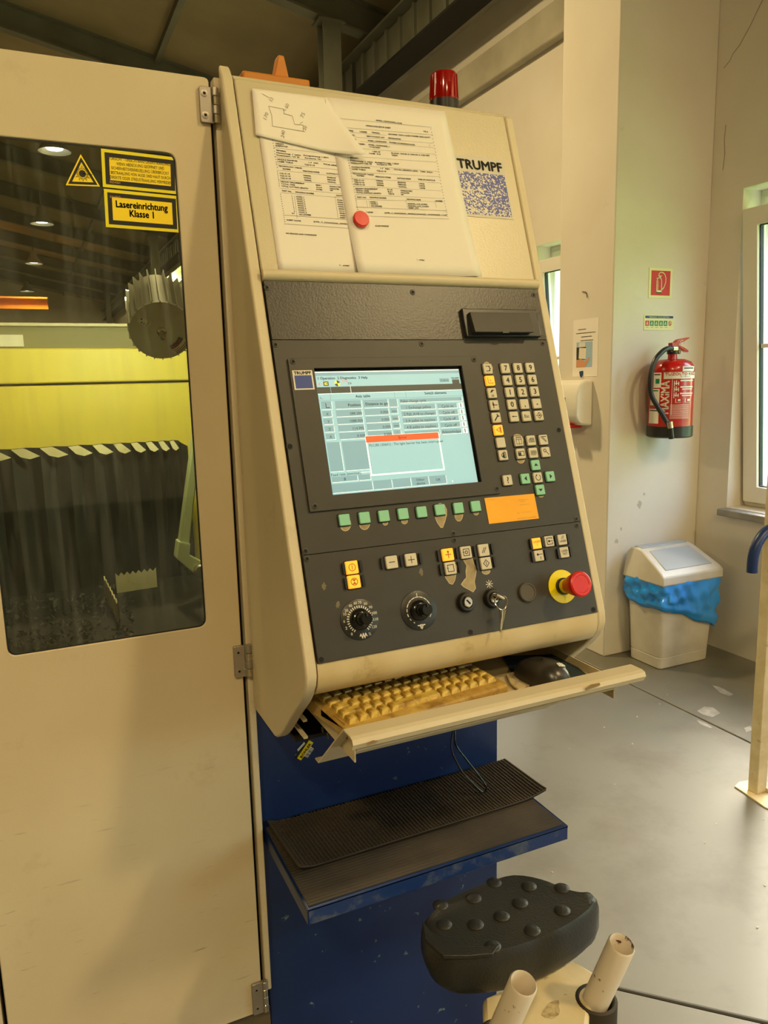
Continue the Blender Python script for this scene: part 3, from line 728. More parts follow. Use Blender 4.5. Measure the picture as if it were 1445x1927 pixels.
for x0, x1 in ((.2490, .2632), (.6568, .6705)):
    sp = side if x0 > .5 else [p if p[0] < 1.0 else (min(p[0], .9985), p[1]) for p in side]
    MB().prism(ccw([(y, z) for y, z in sp]), lambda y, z, x: W(x, y, z), x1, x0).build('side_cheek', IVORY, con, bevel=.0055, seg=3)
# core behind the panels and the sheet metal parts between the cheeks
core = [(.992, .360), prof(-.30)] ; core = [(core[0][0]+.006, .360), (prof(-.30)[0]+.012, -.30), (.80, -.335), (1.012, -.335), (1.012, .37)]
MB().prism(ccw(core), lambda y, z, x: W(x, y, z), .6565, .2635).build('console_body', IVORY, con)
vt = vz(.3676)
MB().prism([(y, z) for y, z in ((.984, .3672), (.986, .371), (1.04, .389), (1.04, .38), (.992, .362))][::-1], lambda y, z, x: W(x, y, z), .6563, .2637).build('top_cover', IVORY_TEX, con, bevel=.001)
MB().box(.0006, PW-.0006, vz(.118), vt, -.008, 0, mp=FC).build('upper_plate', IVORY_TEX, con, bevel=.002)
# rounded ledge strip
m = MB(); v0 = FC.px(750, 537)[1]; lp = [(v0, 0), (v0, .004), (v0+.003, .0085), (v0+.008, .0105), (v0+.012, .010), (v0+.0145, .0085), (v0+.0142, .007), (v0+.010, .0075), (v0+.006, .006), (v0+.004, 0)]
m.prism(ccw([(a, b) for a, b in lp]), lambda v, w, u: FC(u, v, w), -.0006, PW+.0006)
m.build('ledge_strip', IVORY, con)
vA, vB, vTop = FC.px(830, 1013.5)[1], FC.px(700, 641)[1], v0
c4 = lambda x, y: (480+x/2.491, 500+y/2.491)
bz = [FC.px(*c4(*p), .006) for p in ((150, 430), (1040, 428), (1150, 1070), (258, 1152))]
bu0 = (bz[0][0]+bz[3][0])/2; bu1 = (bz[1][0]+bz[2][0])/2; bv1 = (bz[0][1]+bz[1][1])/2; bv0 = (bz[2][1]+bz[3][1])/2
cE = lambda x, y: (540+x/3.803, 660+y/3.803)
sc = [FC.px(*cE(*p), .001) for p in ((203, 150), (1230, 134), (1362, 941), (322, 1032))]
su0 = (sc[0][0]+sc[3][0])/2; su1 = (sc[1][0]+sc[2][0])/2; sv1 = (sc[0][1]+sc[1][1])/2; sv0 = (sc[2][1]+sc[3][1])/2
def panel(name, va, vb, mt, w=.003, bev=.0006):
    return MB().box(.0004, PW-.0004, va+.0004, vb-.0004, -.004, w, mp=FC).build(name, mt, con, bevel=bev)
P3 = panel('switch_panel', 0, vA, BLACKP); P1 = panel('drive_panel', vB, vTop, BLACKTEX)
P2 = MB().prism([[(.0004, vA+.0004), (PW-.0004, vA+.0004), (PW-.0004, vB-.0004), (.0004, vB-.0004)], [(su0-.003, sv0-.002), (su0-.003, sv1+.005), (su1+.005, sv1+.005), (su1+.005, sv0-.002)]], FC, -.004, .003).build('display_panel', BLACKP, con)
P1['label'] = 'black crackle painted panel with the drive flap'
# bullnose under the panels
bn = [(.7625, -.3085), (.7608, -.322), (.763, -.334), (.769, -.344), (.777, -.3495), (.782, -.351), (.784, -.347), (.777, -.342), (.771, -.330), (.771, -.3085)]
MB().prism(ccw(bn), lambda y, z, x: W(x, y, z), .6562, .2638).build('bullnose', IVORY_DIRT, con)
# screws
sm = MB(); I3 = lambda u, v, w=0: Vector((u, v, w))
sm.lathe([(.0046, 0), (.0046, .0004), (.0040, .0007), (.0024, .0006), (.0021, -.0), (.0001, 0)], (0, 0, 0), (0, 0, 1), 16)
sm.disc(I3, 0, 0, .0021, .0008, 1, 6)
SCREW = sm.mesh('screw', [BLACKP, DARK], Vector((0, 0, 0)))
hm = MB(); hm.lathe([(.0050, -.0006), (.0050, .0003), (.0042, .0004), (.0042, -.0002), (.0001, -.0002)], (0, 0, 0), (0, 0, 1), 16); hm.disc(I3, 0, 0, .0036, .0005, 1, 14)
SOCKET = hm.mesh('screw', [BLACKP, DARK], Vector((0, 0, 0)))
c4 = lambda x, y: (480+x/2.491, 500+y/2.491); c5 = lambda x, y: (560+x/2.408, 930+y/2.408)
ccC = lambda x, y: (600+x/4.014, 1000+y/4.014); cDd = lambda x, y: (800+x/4.25, 980+y/4.25); cB = lambda x, y: (880+x/5.3525, 640+y/5.3525)
def screws(par, pts, w, me=None):
    for p in pts: u, v = FC.px(*p, w); inst(me or SCREW, 'screw', par, FC.mat(u, v, w, random.uniform(0, 6)))
screws(P1, [c4(55, 103), c4(738, 125), c4(1305, 138)], .003); screws(P2, [c4(95, 370), c4(780, 367), c4(1347, 365), c5(706, 178), c5(35, 258), c5(1262, 112)], .003)
screws(P2, [c4(163, 847), c4(1423, 770)], .003, SOCKET)
screws(P3, [c5(42, 293), c5(710, 208), c5(1265, 142)], .003); screws(P3, [c5(107, 750), c5(783, 625), c5(1340, 523)], .003, SOCKET)
# drive flap
ua, va_ = FC.px(*c4(950, 208), .003); ub, vb_ = FC.px(*c4(1330, 345), .003)
fr_ = MB().box(ua+.003, ub, vb_+.002, va_, .003, .011, mp=FC).build('drive_bezel', BLACK, P1, bevel=.0015)
uc, vc = FC.px(*c4(1015, 210), .024); ud, vd = FC.px(*c4(1312, 312), .024)
m = MB(); m.add([FC(uc, vd, .024), FC(ud, vd, .024), FC(ud, vc, .018), FC(uc, vc, .018), FC(uc+.001, vd+.003, .011), FC(ud-.001, vd+.003, .011), FC(ud, vc+.001, .011), FC(uc, vc+.001, .011)],
      [(0, 1, 2, 3), (0, 4, 5, 1), (1, 5, 6, 2), (2, 6, 7, 3), (3, 7, 4, 0), (7, 6, 5, 4)])
m.build('drive_flap', BLACKP, P1, bevel=.0008)
MB().box((uc+ud)/2-.006, (uc+ud)/2+.006, vd-.0015, vd+.0005, .022, .0245, mp=FC).build('flap_tab', BLACKP, P1)

MB().prism([rrect(bu0, bu1, bv0, bv1, .001, 1), rrect(su0-.002, su1+.004, sv0-.001, sv1+.004, .0005, 1)], FC, .003, .0065).build('screen_bezel', BLACKP, P2, bevel=.0006)
screws(P2, [c4(178, 450), c4(1025, 440), c4(1133, 1045), c4(280, 1127)], .0065)
MB().box(su0-.004, su1+.006, sv0-.003, sv1+.006, -.002, .0009, mp=FC).build('screen_recess', BLACKG, P2)
scr = MB().box(su0, su1, sv0, sv1, 0, .0012, mp=FC).build('display_screen', SC_BG, con, smooth=0); scr['label'] = 'lit pale blue machine screen showing an error window'
SWd, SHt = su1-su0, sv1-sv0
FS = lambda s, t, w=0: FC(su0+s*SWd, sv1-t*SHt, .0013+w*.05)
m = MB()
def R_(s0, s1, t0, t1, k, w=.0002): m.rect(FS, s0, s1, t1, t0, w, k)
def B_(s0, s1, t0, t1, k=2, lw=.004):
    R_(s0, s1, t0, t1, k, .0003); R_(s0, s1, t0, t0+lw, 3, .0006); R_(s0, s0+lw*.75, t0, t1, 3, .0006); R_(s0, s1, t1-lw, t1, 1, .0006); R_(s1-lw*.75, s1, t0, t1, 1, .0006)
def T_(txt, s, t, h=.0042, al=.5, k=4, asp=1, bold=0):
    g_, f_, L = text_geo(txt); wd = L*h/CAPH*asp; u = su0+s*SWd-wd*al; v = sv1-t*SHt-h/2
    m.text(FC, txt, (u, v), (u+wd, v), h, .00145, k, bold)
R_(0, 1, 0, .034, 3); R_(0, 1, 0, .008, 1, .0004); T_('C: BEDIENEN', .02, .018, .003, 0, 2)
T_('1 Operation  2 Diagnostics  3 Help', .01, .055, .0038, 0, bold=.0001)
R_(0, 1, .128, .180, 5); R_(.085, .088, .128, .18, 2, .0004); R_(.215, .218, .128, .18, 1, .0004)
R_(.045, .078, .082, .118, 5, .0004); R_(.052, .072, .09, .11, 7, .0006); R_(.058, .078, .097, .103, 5, .0008); T_('6', .018, .1, .004, .5, 6)
mq = lambda u, v, w_: FC(u, v, w_)
cu, cv = su0+.135*SWd, sv1-.1*SHt
for k in range(4): m.disc(mq, cu, cv, .0044, .00145+.00001*k, 7 if k % 2 else 5, 6, 0.0001, k*PI/2+.2, (k+1)*PI/2+.2)
T_('STOP', .185, .085, .0026, .5, 6); T_('2/6', .215, .1, .0034)
R_(.845, .915, .078, .113, 2, .0004); T_('13:36:41', .88, .096, .0032)
R_(.93, .995, .07, .085, 0, .0004); T_('TRUMPF', .962, .08, .0026, bold=.0001); R_(.937, .99, .092, .135, 5, .0008)
R_(0, 1, .182, .186, 1, .0004); R_(0, 1, .235, .239, 3, .0004); R_(.075, .078, .185, .238, 3, .0004); R_(.505, .508, .185, .238, 3, .0004); R_(.585, .588, .185, .238, 3, .0004)
T_('Axis table', .29, .212, .004, bold=.0001); T_('Switch elements', .80, .205, .004, bold=.0001); T_('L..', .02, .215, .0035)
B_(.01, .08, .245, .315); B_(.10, .275, .245, .315); B_(.285, .455, .245, .315); B_(.462, .52, .245, .315)
m.stroke(mq, [(su0+.04*SWd, sv1-.262*SHt), (su0+.04*SWd, sv1-.298*SHt), (su0+.062*SWd, sv1-.298*SHt)], .001, .00145, 4); T_('Position', .265, .283, .0042, 1, bold=.0001); T_('Distance to go', .45, .28, .0042, 1, bold=.0001)
for i, (n_, p_, d_, u_) in enumerate((('X', '088.284', '0.000', 'mm'), ('Y', '1088.000', '0.000', 'mm'), ('Z', '114.995', '0.000', 'mm'), ('A', '0.000', '0.000', '°'))):
    t0 = .323+i*.062; B_(.01, .072, t0, t0+.052); B_(.097, .27, t0, t0+.056); B_(.285, .45, t0, t0+.056); B_(.460, .512, t0, t0+.05)
    T_(n_, .041, t0+.027, .004); T_(p_, .265, t0+.03, .004, 1); T_(d_, .445, t0+.03, .004, 1); T_(u_, .486, t0+.025, .0036)
B_(.008, .095, .58, .82); B_(.105, .27, .58, .82)
T_('Feed rate (mm/min)', .005, .842, .004, 0); R_(.19, .26, .838, .842, 1, .0004); B_(.008, .175, .858, .905); B_(.18, .26, .858, .905); T_('0', .09, .882, .004, bold=.0001)
B_(.535, .99, .248, .285); T_('Pallet change cycle', .54, .267, .004, 0); R_(.965, .985, .252, .28, 2, .0008); T_('|', .975, .266, .004)
for i, (a_t, b_t) in enumerate((('1 Exchange pallets', 'Cycle on'), ('2 Pall. A+B to changer', 'Cycle off'), ('3 A pallet to machine', 'Cycle off'), ('4 B pallet to machine', 'Cycle off'), ('', 'Acknowledged'))):
    t0 = .30+i*.056; B_(.535, .785, t0, t0+.046); B_(.797, .945, t0, t0+.046); R_(.955, .99, t0+.0, t0+.044, 1, .0006); R_(.967, .974, t0+.004, t0+.04, 5, .0008)
    if a_t: T_(a_t, .66, t0+.024, .004)
    T_(b_t, .871, t0+.024, .004)
R_(.262, .775, .545, .875, 1, .001); R_(.272, .765, .60, .862, 0, .0012); R_(.265, .770, .548, .60, 6, .0013); R_(.272, .275, .60, .862, 3, .0014)
FSz = .0014
def T2(txt, s, t, h, al=.5, k=4, bold=0):
    g_, f_, L = text_geo(txt); wd = L*h/CAPH; u = su0+s*SWd-wd*al; v = sv1-t*SHt-h/2; m.text(FC, txt, (u, v), (u+wd, v), h, .00155, k, bold)
T2('Error', .515, .574, .0042, bold=.0001); T2('PLC(80.130601) : The light barrier has been interrupted', .28, .625, .0037, 0)
for s0, s1 in ((0, .265), (.27, .395), (.40, .525), (.53, .65), (.655, .775)): B_(s0, s1, .915, .99)
T2('Other', .59, .938, .0038); T2('alarms', .59, .967, .0038); T2('OK', .715, .95, .0038)
m.add([FS(.815, .985, .001), FS(.822, .975, .001), FS(.812, .962, .001)], [(0, 1, 2)], 1)
m.build('screen_graphics', [SC_BG, SC_HI, SC_MID, SC_MID, SC_TX, SC_DK, SC_RED, SC_YEL], scr, smooth=0)
# small maker's sticker on the bezel
q = [FC.px(*c4(*p), .007) for p in ((172, 493), (268, 488), (277, 578), (187, 585))]
lu0, lu1, lv0, lv1 = (q[0][0]+q[3][0])/2, (q[1][0]+q[2][0])/2, (q[2][1]+q[3][1])/2, (q[0][1]+q[1][1])/2
m = MB(); m.box(lu0, lu1, lv0, lv1, .0066, .0072, mp=FC); hh = lv1-lv0; m.rect(FC, lu0+.0022, lu1-.0022, lv0+.002, lv0+hh*.74, .0074, 1)
m.text(FC, 'TRUMPF', (lu0+.002, lv0+hh*.79), (lu1-.002, lv0+hh*.79), hh*.15, .0074, 2, bold=.0003)
o = m.build('brand_sticker', [LABELW, BLUEPRINT, INK], P2, smooth=0); o['label'] = 'small white sticker with a blue square'

# keys of the panels
KS = .0165
def key(par, px, mt, icon=None, ink=None, size=KS, txt=None, th=.0085):
    u, v = FC.px(*px, .007); m = MB(); f = FC.sub(u, v)
    lit = mt is KEYO
    m.prism(rrect(-size/2-.0012, size/2+.0012, -size/2-.0012, size/2+.0012, .0012, 2), f, .003, .0034, 2)
    a, b = rrect(-size/2, size/2, -size/2, size/2, .0016, 3), rrect(-size/2+.0009, size/2-.0009, -size/2+.0009, size/2-.0009, .0013, 3)
    n = len(a); v3 = [f(*p, .003) for p in a]+[f(*p, .0068) for p in a]+[f(*p, .0076) for p in b]
    fs = [(i, (i+1) % n, (i+1) % n+n, i+n) for i in range(n)]+[(i+n, (i+1) % n+n, (i+1) % n+2*n, i+2*n) for i in range(n)]+[tuple(range(2*n, 3*n))]
    m.add(v3, fs, 0); z = .0077
    if txt:
        lines = txt.split('\n')
        for i, t in enumerate(lines): m.ctext(f, t, 0, ((len(lines)-1)/2-i)*th*1.5, th, z, 1, bold=.00025 if th > .006 else .0001)
    if icon: icon(m, f, z)
    return m.build('key', [mt, KEYOI if lit else INK, DARK], par, smooth=30)
def strokes(*paths, wd=.0011, tri=()):
    def fn(m, f, z):
        for p in paths: m.stroke(f, [(a*.001, b*.001) for a, b in p], wd, z, 1)
        for t in tri: m.plate(ccw([(a*.001, b*.001) for a, b in t]), f, z, 1)
    return fn
sq = lambda r: [(-r, -r), (r, -r), (r, r), (-r, r), (-r, -r)]
circ = lambda x, y, r, n=14, a0=0, a1=2*PI: [(x+r*math.cos(a0+(a1-a0)*i/n), y+r*math.sin(a0+(a1-a0)*i/n)) for i in range(n+1)]
for p in ((213, 116), (304, 106), (392, 98), (479, 88), (563, 80), (646, 70), (730, 62), (808, 54)): key(P2, c5(*p), KEYG)
ic = [strokes([(-4, 4), (3, 4), (3, -4), (-4, -4)], [(1, 4), (4.5, 0), (1, -4)]), strokes([(-4.5, 4.5), (-4.5, -4.5), (5, -4.5)], tri=[sq(1)[:4]]),
      strokes([(-3, 1), (0, 4), (4, 4)], [(-2, -3.5), (-1, -3.5)], [(1, -3.5), (2, -3.5)], [(-2, -5.5), (2, -5.5)], tri=[[(-3.5, 0), (0, 1), (3, 5), (-1, 5)]]),
      strokes([(-2, -5), (-2, 5)], [(-2, 0), (5, 0)], wd=.0014, tri=[[(-3.5, -1), (-.5, -1), (-.5, 3), (-3.5, 3)]]), strokes([(-4, -5), (2, 2)], [(2, 2), (2, 5)], [(2, 2), (5, 2)], wd=.002),
      strokes([(-4.5, 0), (4, 5), (4, -5), (-4.5, 0)], [(1, 0), (3, 3), (3, -3), (1, 0)]), None, strokes([(-4, 0), (0, 4), (0, -5), (-4, -1)], [(1.5, -5), (4, -4), (4, 4), (1.5, 5), (1.5, -5)], tri=[[(-3.5, -3), (1, -4.5), (1, 3)]])]
for i, (p, f_) in enumerate(zip(((203, 288), (227, 407), (246, 532), (268, 655), (289, 780), (312, 905), (335, 1032), (359, 1158)), ic)):
    key(P2, cB(*p), KEYO if i in (1, 5) else KEYW, f_)
for p, t in (((380, 283), '7'), ((507, 280), '8'), ((630, 276), '9'), ((402, 405), '4'), ((530, 400), '5'), ((653, 397), '6'), ((425, 525), '1'), ((552, 522), '2'), ((676, 516), '3'), ((446, 648), '0'), ((573, 644), ','), ((697, 638), '-')):
    key(P2, cB(*p), KEYW, txt=t)
key(P2, cB(469, 770), KEYW, strokes([(-4.5, 0), (4.5, 0)], tri=[[(-5, 0), (-1.5, 1.6), (-1.5, -1.6)]])); key(P2, cB(594, 766), KEYW, txt='Esc', th=.0052)
key(P2, cB(719, 759), KEYW, strokes([(0, 5), (5, 0), (0, -5), (-3, -2)], [(0, 5), (-3, 2)], [(-6, 0), (1, 0)], tri=[[(3, 0), (0, 2), (0, -2)]]))
key(P2, cB(514, 1017), KEYW, strokes(sq(5), [(-5, 2.5), (5, 2.5)], [(0, 2.5), (0, -5)], [(-5, 6.5), (5, 6.5)], wd=.0008))
key(P2, cB(640, 1010), KEYW, strokes([(-5, -3), (5, -3), (5, 3.5), (-2, 3.5), (-5, 0), (-5, -3)], [(-4, 1.6), (5, 1.6)], [(-4, -.6), (5, -.6)], [(-1, 3), (-1, -3)], [(2, 3), (2, -3)], wd=.0008))
key(P2, cB(764, 1003), KEYW, strokes([(-5, 5), (5, 5)], [(-4, 3), (0, 3)], [(-2, 1), (2, 1)], [(0, -1), (4, -1)], [(2, -3), (5, -3)], wd=.0012))
key(P2, cB(537, 1143), KEYW, strokes([(-5.5, -3.5), (5.5, -3.5), (5.5, 3.5), (-5.5, 3.5), (-5.5, -3.5)], tri=[[(-5, -3), (0, -3), (0, 2), (-5, 2)]]))
key(P2, cB(662, 1135), KEYW, strokes([(-5, 3), (5, 3), (5, -1), (3, -3.5), (-5, -3.5), (-5, 3)], [(-5, 1), (5, 1)], [(-5, -1), (5, -1)], [(-2, 3), (-2, -3)], [(1, 3), (1, -3)], wd=.0008))
key(P2, cB(787, 1127), KEYW, strokes(circ(-2, 2.5, 2.4), [(0, .8), (5, -4.5)]))
key(P2, cB(686, 1258), KEYG, strokes(tri=[[(-4, -1.5), (4, -1.5), (0, 3)]])); key(P2, cB(583, 1395), KEYG, strokes(tri=[[(2, -4), (2, 4), (-3, 0)]]))
key(P2, cB(708, 1384), KEYW, strokes(circ(0, 0, 4.6, 16, 2.2, 7.2), tri=[[(-3.6, 5), (-.6, 4.8), (-2.6, 2)]])); key(P2, cB(834, 1372), KEYG, strokes(tri=[[(-2, -4), (-2, 4), (3, 0)]]))
key(P2, cB(733, 1507), KEYG, strokes(tri=[[(-4, 1.5), (4, 1.5), (0, -3)]])); key(P2, cB(403, 1410), KEYW, txt='?', th=.0095)
for p, mt, f_, t, th in (((250, 272), KEYO, strokes(circ(0, 0, 5), [(0, -3), (0, 3)]), None, 0), ((267, 380), KEYO, strokes(circ(0, 0, 5), tri=[[(0, 0), (-3.4, 3.6), (3.4, 3.6)], [(0, 0), (3.4, -3.6), (-3.4, -3.6)]]), None, 0),
                 ((551, 232), KEYW, strokes([(-4.5, 0), (4.5, 0)]), None, 0), ((697, 214), KEYW, strokes([(-5, 0), (5, 0)], [(0, -5), (0, 5)]), None, 0),
                 ((976, 175), KEYO, strokes([(-4.5, 0), (4.5, 0)], [(0, -5), (0, 3)], circ(0, 4.2, .9, 8), wd=.0015), None, 0), ((1112, 158), KEYW, strokes([(-5, 3), (-5, 5), (5, 5), (5, -5), (-5, -5), (-5, 0)], circ(0, 0, 2.2, 10), tri=[[(-6.4, 0), (-3.6, 0), (-5, 3)]]), None, 0),
                 ((1246, 141), KEYW, strokes([(-4, -4), (1, 4)], [(-1, -4), (4, 4)]), None, 0), ((995, 278), KEYW, strokes([(-5, 3), (-5, 5), (5, 5), (5, -5), (-5, -5), (-5, 0)], tri=[[(-6.4, 0), (-3.6, 0), (-5, 3)]]), None, 0),
                 ((1263, 241), KEYW, strokes([(0, 5.5), (5, 0), (0, -5.5), (-5, 0), (0, 5.5)], [(0, -2.5), (0, 2.5)]), None, 0)):
    key(P3, ccC(*p), mt, f_, size=.0185)
key(P3, cDd(892, 180), KEYO, None, txt='LASER\nI', th=.0034, size=.017); key(P3, cDd(993, 163), KEYW, strokes([(5, 3), (5, 5), (-5, 5), (-5, -5), (5, -5), (5, -2)], [(1, 0), (6, 0)], tri=[circ(-1, 0, 2, 8)[:-1]]), size=.017)
key(P3, cDd(1097, 150), KEYW, strokes([(-2, 1), (1, 6)], [(.5, 1), (3.5, 6)], wd=.0008), size=.017, txt='\nLASER', th=.0032); key(P3, cDd(911, 279), KEYW, strokes([(-1, 2), (6, 2)], [(2, -2), (2, -6)], tri=[circ(-2.5, 2, 2, 8)[:-1]]), size=.017)
key(P3, cDd(1114, 252), KEYW, txt='LASER\nTEST', th=.0032, size=.017)
# ribs between the keys
bars = [ccC(*p) for p in ((187, 283), (316, 263), (203, 393), (335, 371), (477, 243), (623, 225), (766, 205), (904, 185), (1043, 164), (1177, 150), (1308, 133), (922, 290), (1060, 268), (1195, 250), (1325, 230))]
bars += [cDd(*p) for p in ((845, 188), (938, 172), (1045, 160), (1142, 148), (858, 288), (963, 274), (1064, 262), (1160, 245))]
m = MB(); m.prism(rrect(-.002, .002, -.0085, .0085, .0019, 4), I3, 0, .004); RIB = m.mesh('finger_rib', BLACK, Vector((0, 0, 0)))
for b in bars: u, v = FC.px(*b, .005); inst(RIB, 'finger_rib', P3, FC.mat(u, v, .003))
# worn paint patches around much-used keys
def wear(par, px, conv):
    q = ccw([FC.px(*conv(*p), .003) for p in px]); m = MB(); m.plate(q, FC, .00312, 1); m.plate(quad_inset(q, .0008), FC, .00318, 0)
    o = m.build('worn_patch', [WEAR, WEAR_E], par, smooth=0)
ell = lambda cx, cy, a, b, n=16: [(cx+a*math.cos(2*PI*i/n), cy+b*math.sin(2*PI*i/n)) for i in range(n)]
for cx, cy, a, b in ((216, 135, 26, 33), (303, 132, 25, 30), (397, 128, 13, 14), (484, 121, 15, 15), (730, 88, 20, 36), (809, 84, 12, 12)): wear(P2, ell(cx, cy, a, b), c5)
wear(P2, [(632, 45), (646, 40), (664, 45), (676, 70), (676, 95), (668, 125), (658, 152), (648, 152), (632, 130), (620, 100), (618, 68)], c5)
for cx, cy, a, b in ((190, 240, 26, 22), (240, 285, 12, 26), (500, 968, 38, 22), (512, 1010, 50, 48), (536, 1205, 38, 38), (738, 1565, 28, 20)): wear(P2, ell(cx, cy, a, b), cB)
wear(P3, [(955, 240), (985, 226), (1020, 232), (1042, 262), (1040, 310), (1028, 370), (1010, 402), (985, 395), (955, 350), (940, 300)], ccC)
wear(P3, [(1082, 205), (1115, 197), (1160, 203), (1172, 245), (1192, 280), (1186, 330), (1176, 380), (1186, 430), (1165, 460), (1130, 440), (1092, 420), (1072, 400), (1100, 360), (1112, 350), (1108, 300), (1115, 260), (1098, 230)], ccC)
wear(P3, ell(1262, 300, 32, 26), ccC); wear(P3, ell(690, 262, 14, 8), ccC)
SMUDGE = M('rubbed_smudge', srgb(110, 100, 78), .6)
for cx, cy, a, b in ((40, 415, 20, 34), (143, 555, 20, 32), (773, 308, 18, 34)):
    rr = random.Random(cx); q = [FC.px(*ccC(cx+a*math.cos(t)*rr.uniform(.4, 1.1), cy+b*math.sin(t)*rr.uniform(.4, 1.1)), .003) for t in [2*PI*i/18 for i in range(18)]]
    MB().plate(ccw(q), FC, .0031).build('rubbed_smudge', SMUDGE, P3, smooth=0)
# rotary dials
def dial(px, rpx, kind):
    u, v = FC.px(*px, .003); r = (FC.px(px[0]+rpx, px[1], .003)[0]-FC.px(px[0]-rpx, px[1], .003)[0])/2; f = FC.sub(u, v)
    d = MB().lathe([(r, 0), (r, .001), (r*.97, .0014), (.0001, .0014)], f(0, 0, .003), FC.N, 40).build('dial_plate', BLACK, con)
    m = MB(); z = .0046
    if kind == 0:
        lab = ('0', '2', '6', '10', '20', '40', '60', '70', '80', '90', '100', '110', '120'); ang = (-140, -112, -88, -64, -50, -28, -8, 8, 30, 52, 76, 98, 124)
        for t, a in zip(lab, ang): a = math.radians(90-a); m.ctext(f, t, r*.82*math.cos(a), r*.82*math.sin(a), r*.13, z, bold=.0002)
        for k in range(28):
            a = math.radians(90+145-k*290/27); m.stroke(f, [(r*.57*math.cos(a), r*.57*math.sin(a)), (r*.66*math.cos(a), r*.66*math.sin(a))], .0016, z)
        m.stroke(f, [(r*x, r*y) for x, y in ((-.12, -.80), (-.06, -.70), (0, -.92), (.06, -.68), (.12, -.92), (.18, -.68), (.24, -.84))], .0012, z); m.ctext(f, '%', r*.40, -r*.76, r*.14, z)
    else:
        for k in range(14):
            a0 = math.radians(90+150-k*20); a1 = math.radians(90+150-k*20-17+max(0, 4-k)*2.5); m.disc(f, 0, 0, r*.70, z, 0, 4, r*.655, min(a0, a1), max(a0, a1))
        m.stroke(f, [(0, r*.74), (0, r*.86)], .0012, z); m.plate(ccw([(-r*.13, -r*.86+.003), (r*.13, -r*.86+.003), (0, -r*.96)]), f, z); m.stroke(f, [(-r*.2, -r*.74), (r*.2, -r*.74)], .0014, z); m.stroke(f, [(0, -r*.74), (0, -r*.86)], .004, z)
    m.build('dial_print', WHITEPRINT, d, smooth=0)
    kn = MB().lathe([(r*.52, 0), (r*.52, .004), (r*.44, .007), (r*.33, .008), (r*.30, .026), (r*.27, .028), (.0001, .028)], f(0, 0, .0044), FC.N, 32)
    k_ = kn.build('knob', BLACKG, d)
    MB().box(-.0012, .0012, r*.1, r*.33, .0325, .0345, mp=f).build('pointer_ridge', BLACK, d)
dial(ccC(307, 665), 36.5, 0); dial(ccC(754, 597), 34, 1)
# key switches
def lock(px, rr, name='key_switch'):
    u, v = FC.px(*px, .006); f = FC.sub(u, v)
    l_ = MB().lathe([(rr, 0), (rr, .004), (rr*.86, .008), (rr*.62, .0085), (rr*.6, .003), (.0001, .003)], f(0, 0, .003), FC.N, 28).build(name, BLACK, con)
    MB().lathe([(rr*.56, 0), (rr*.56, .010), (rr*.48, .0115), (rr*.46, .0105), (.0001, .0105)], f(0, 0, .003), FC.N, 24).build('lock_barrel', NICKEL, l_)
    MB().box(-.0012, .0012, -.0042, .0042, .0134, .0139, mp=f.sub(0, 0, .7)).build('keyhole', DARK, l_)
    return f
lock(ccC(1112, 535), .0150); fk = lock(ccC(1312, 505), .0150)
m = MB(); f = FC.sub(*FC.px(*ccC(1287, 398), .003))
for a in range(8): m.stroke(f, [(.0025*math.cos(a*PI/4), .0025*math.sin(a*PI/4)), (.0062*math.cos(a*PI/4), .0062*math.sin(a*PI/4))], .0009, .0032)
m.disc(f, 0, 0, .0016, .0032); m.build('switch_symbol', WHITEPRINT, P3, smooth=0)
u, v = FC.px(*cDd(818, 572), .006); MB().lathe([(.0152, 0), (.0152, .004), (.0138, .0055), (.0122, .0055), (.0118, .0045), (.0001, .0045)], FC(u, v, .003), FC.N, 32).build('grey_blank_cap', GREYCAP, con)
# emergency stop
u, v = FC.px(*cDd(1098, 525), .004); f = FC.sub(u, v); rY = (FC.px(*cDd(1210, 525), .004)[0]-FC.px(*cDd(987, 525), .004)[0])/2
es = MB().lathe([(rY, 0), (rY, .0015), (.0001, .0015)], f(0, 0, .003), FC.N, 40).build('emergency_stop', ESTOPY, con); es['label'] = 'red mushroom stop button on a yellow disc'
MB().lathe([(.0135, .0015), (.0135, .006), (.0125, .007), (.0001, .007)], f(0, 0, .003), FC.N, 28).build('collar', BLACK, es)
MB().lathe([(.0110, .006), (.0110, .018), (.0001, .018)], f(0, 0, .003), FC.N, 28).build('stem', ESTOPY, es)
MB().lathe([(.0125, .017), (.0165, .030), (.0190, .040), (.0200, .046), (.0196, .0485), (.0175, .0500), (.0140, .0500), (.0132, .0494), (.0001, .0494)], f(0, 0, .003), FC.N, 36).build('mushroom_head', RED, es)
# maker's plate on the upper sheet
c3 = lambda x, y: (440+x/2.408, 140+y/2.408)
q = [FC.px(*c3(*p), .001) for p in ((1220, 388), (1268, 658), (1042, 640))]
pu1 = (q[0][0]+q[1][0])/2; pv1 = q[0][1]; pv0 = (q[1][1]+q[2][1])/2; pu0 = pu1-.098
lg = MB().box(pu0, pu1, pv0, pv1, 0, .0008, mp=FC).build('logo_plate', LOGO_GREY, con, smooth=0)
hh = pv1-pv0
MB().rect(FC, pu0+.003, pu1-.003, pv0+.004, pv0+hh*.735, .0011).build('logo_print', DITHER, lg, smooth=0)
MB().text(FC, 'TRUMPF', (pu0+.004, pv0+hh*.79), (pu1-.005, pv0+hh*.79), hh*.145, .0011, 0, bold=.0010).build('logo_lettering', INK, lg, smooth=0)

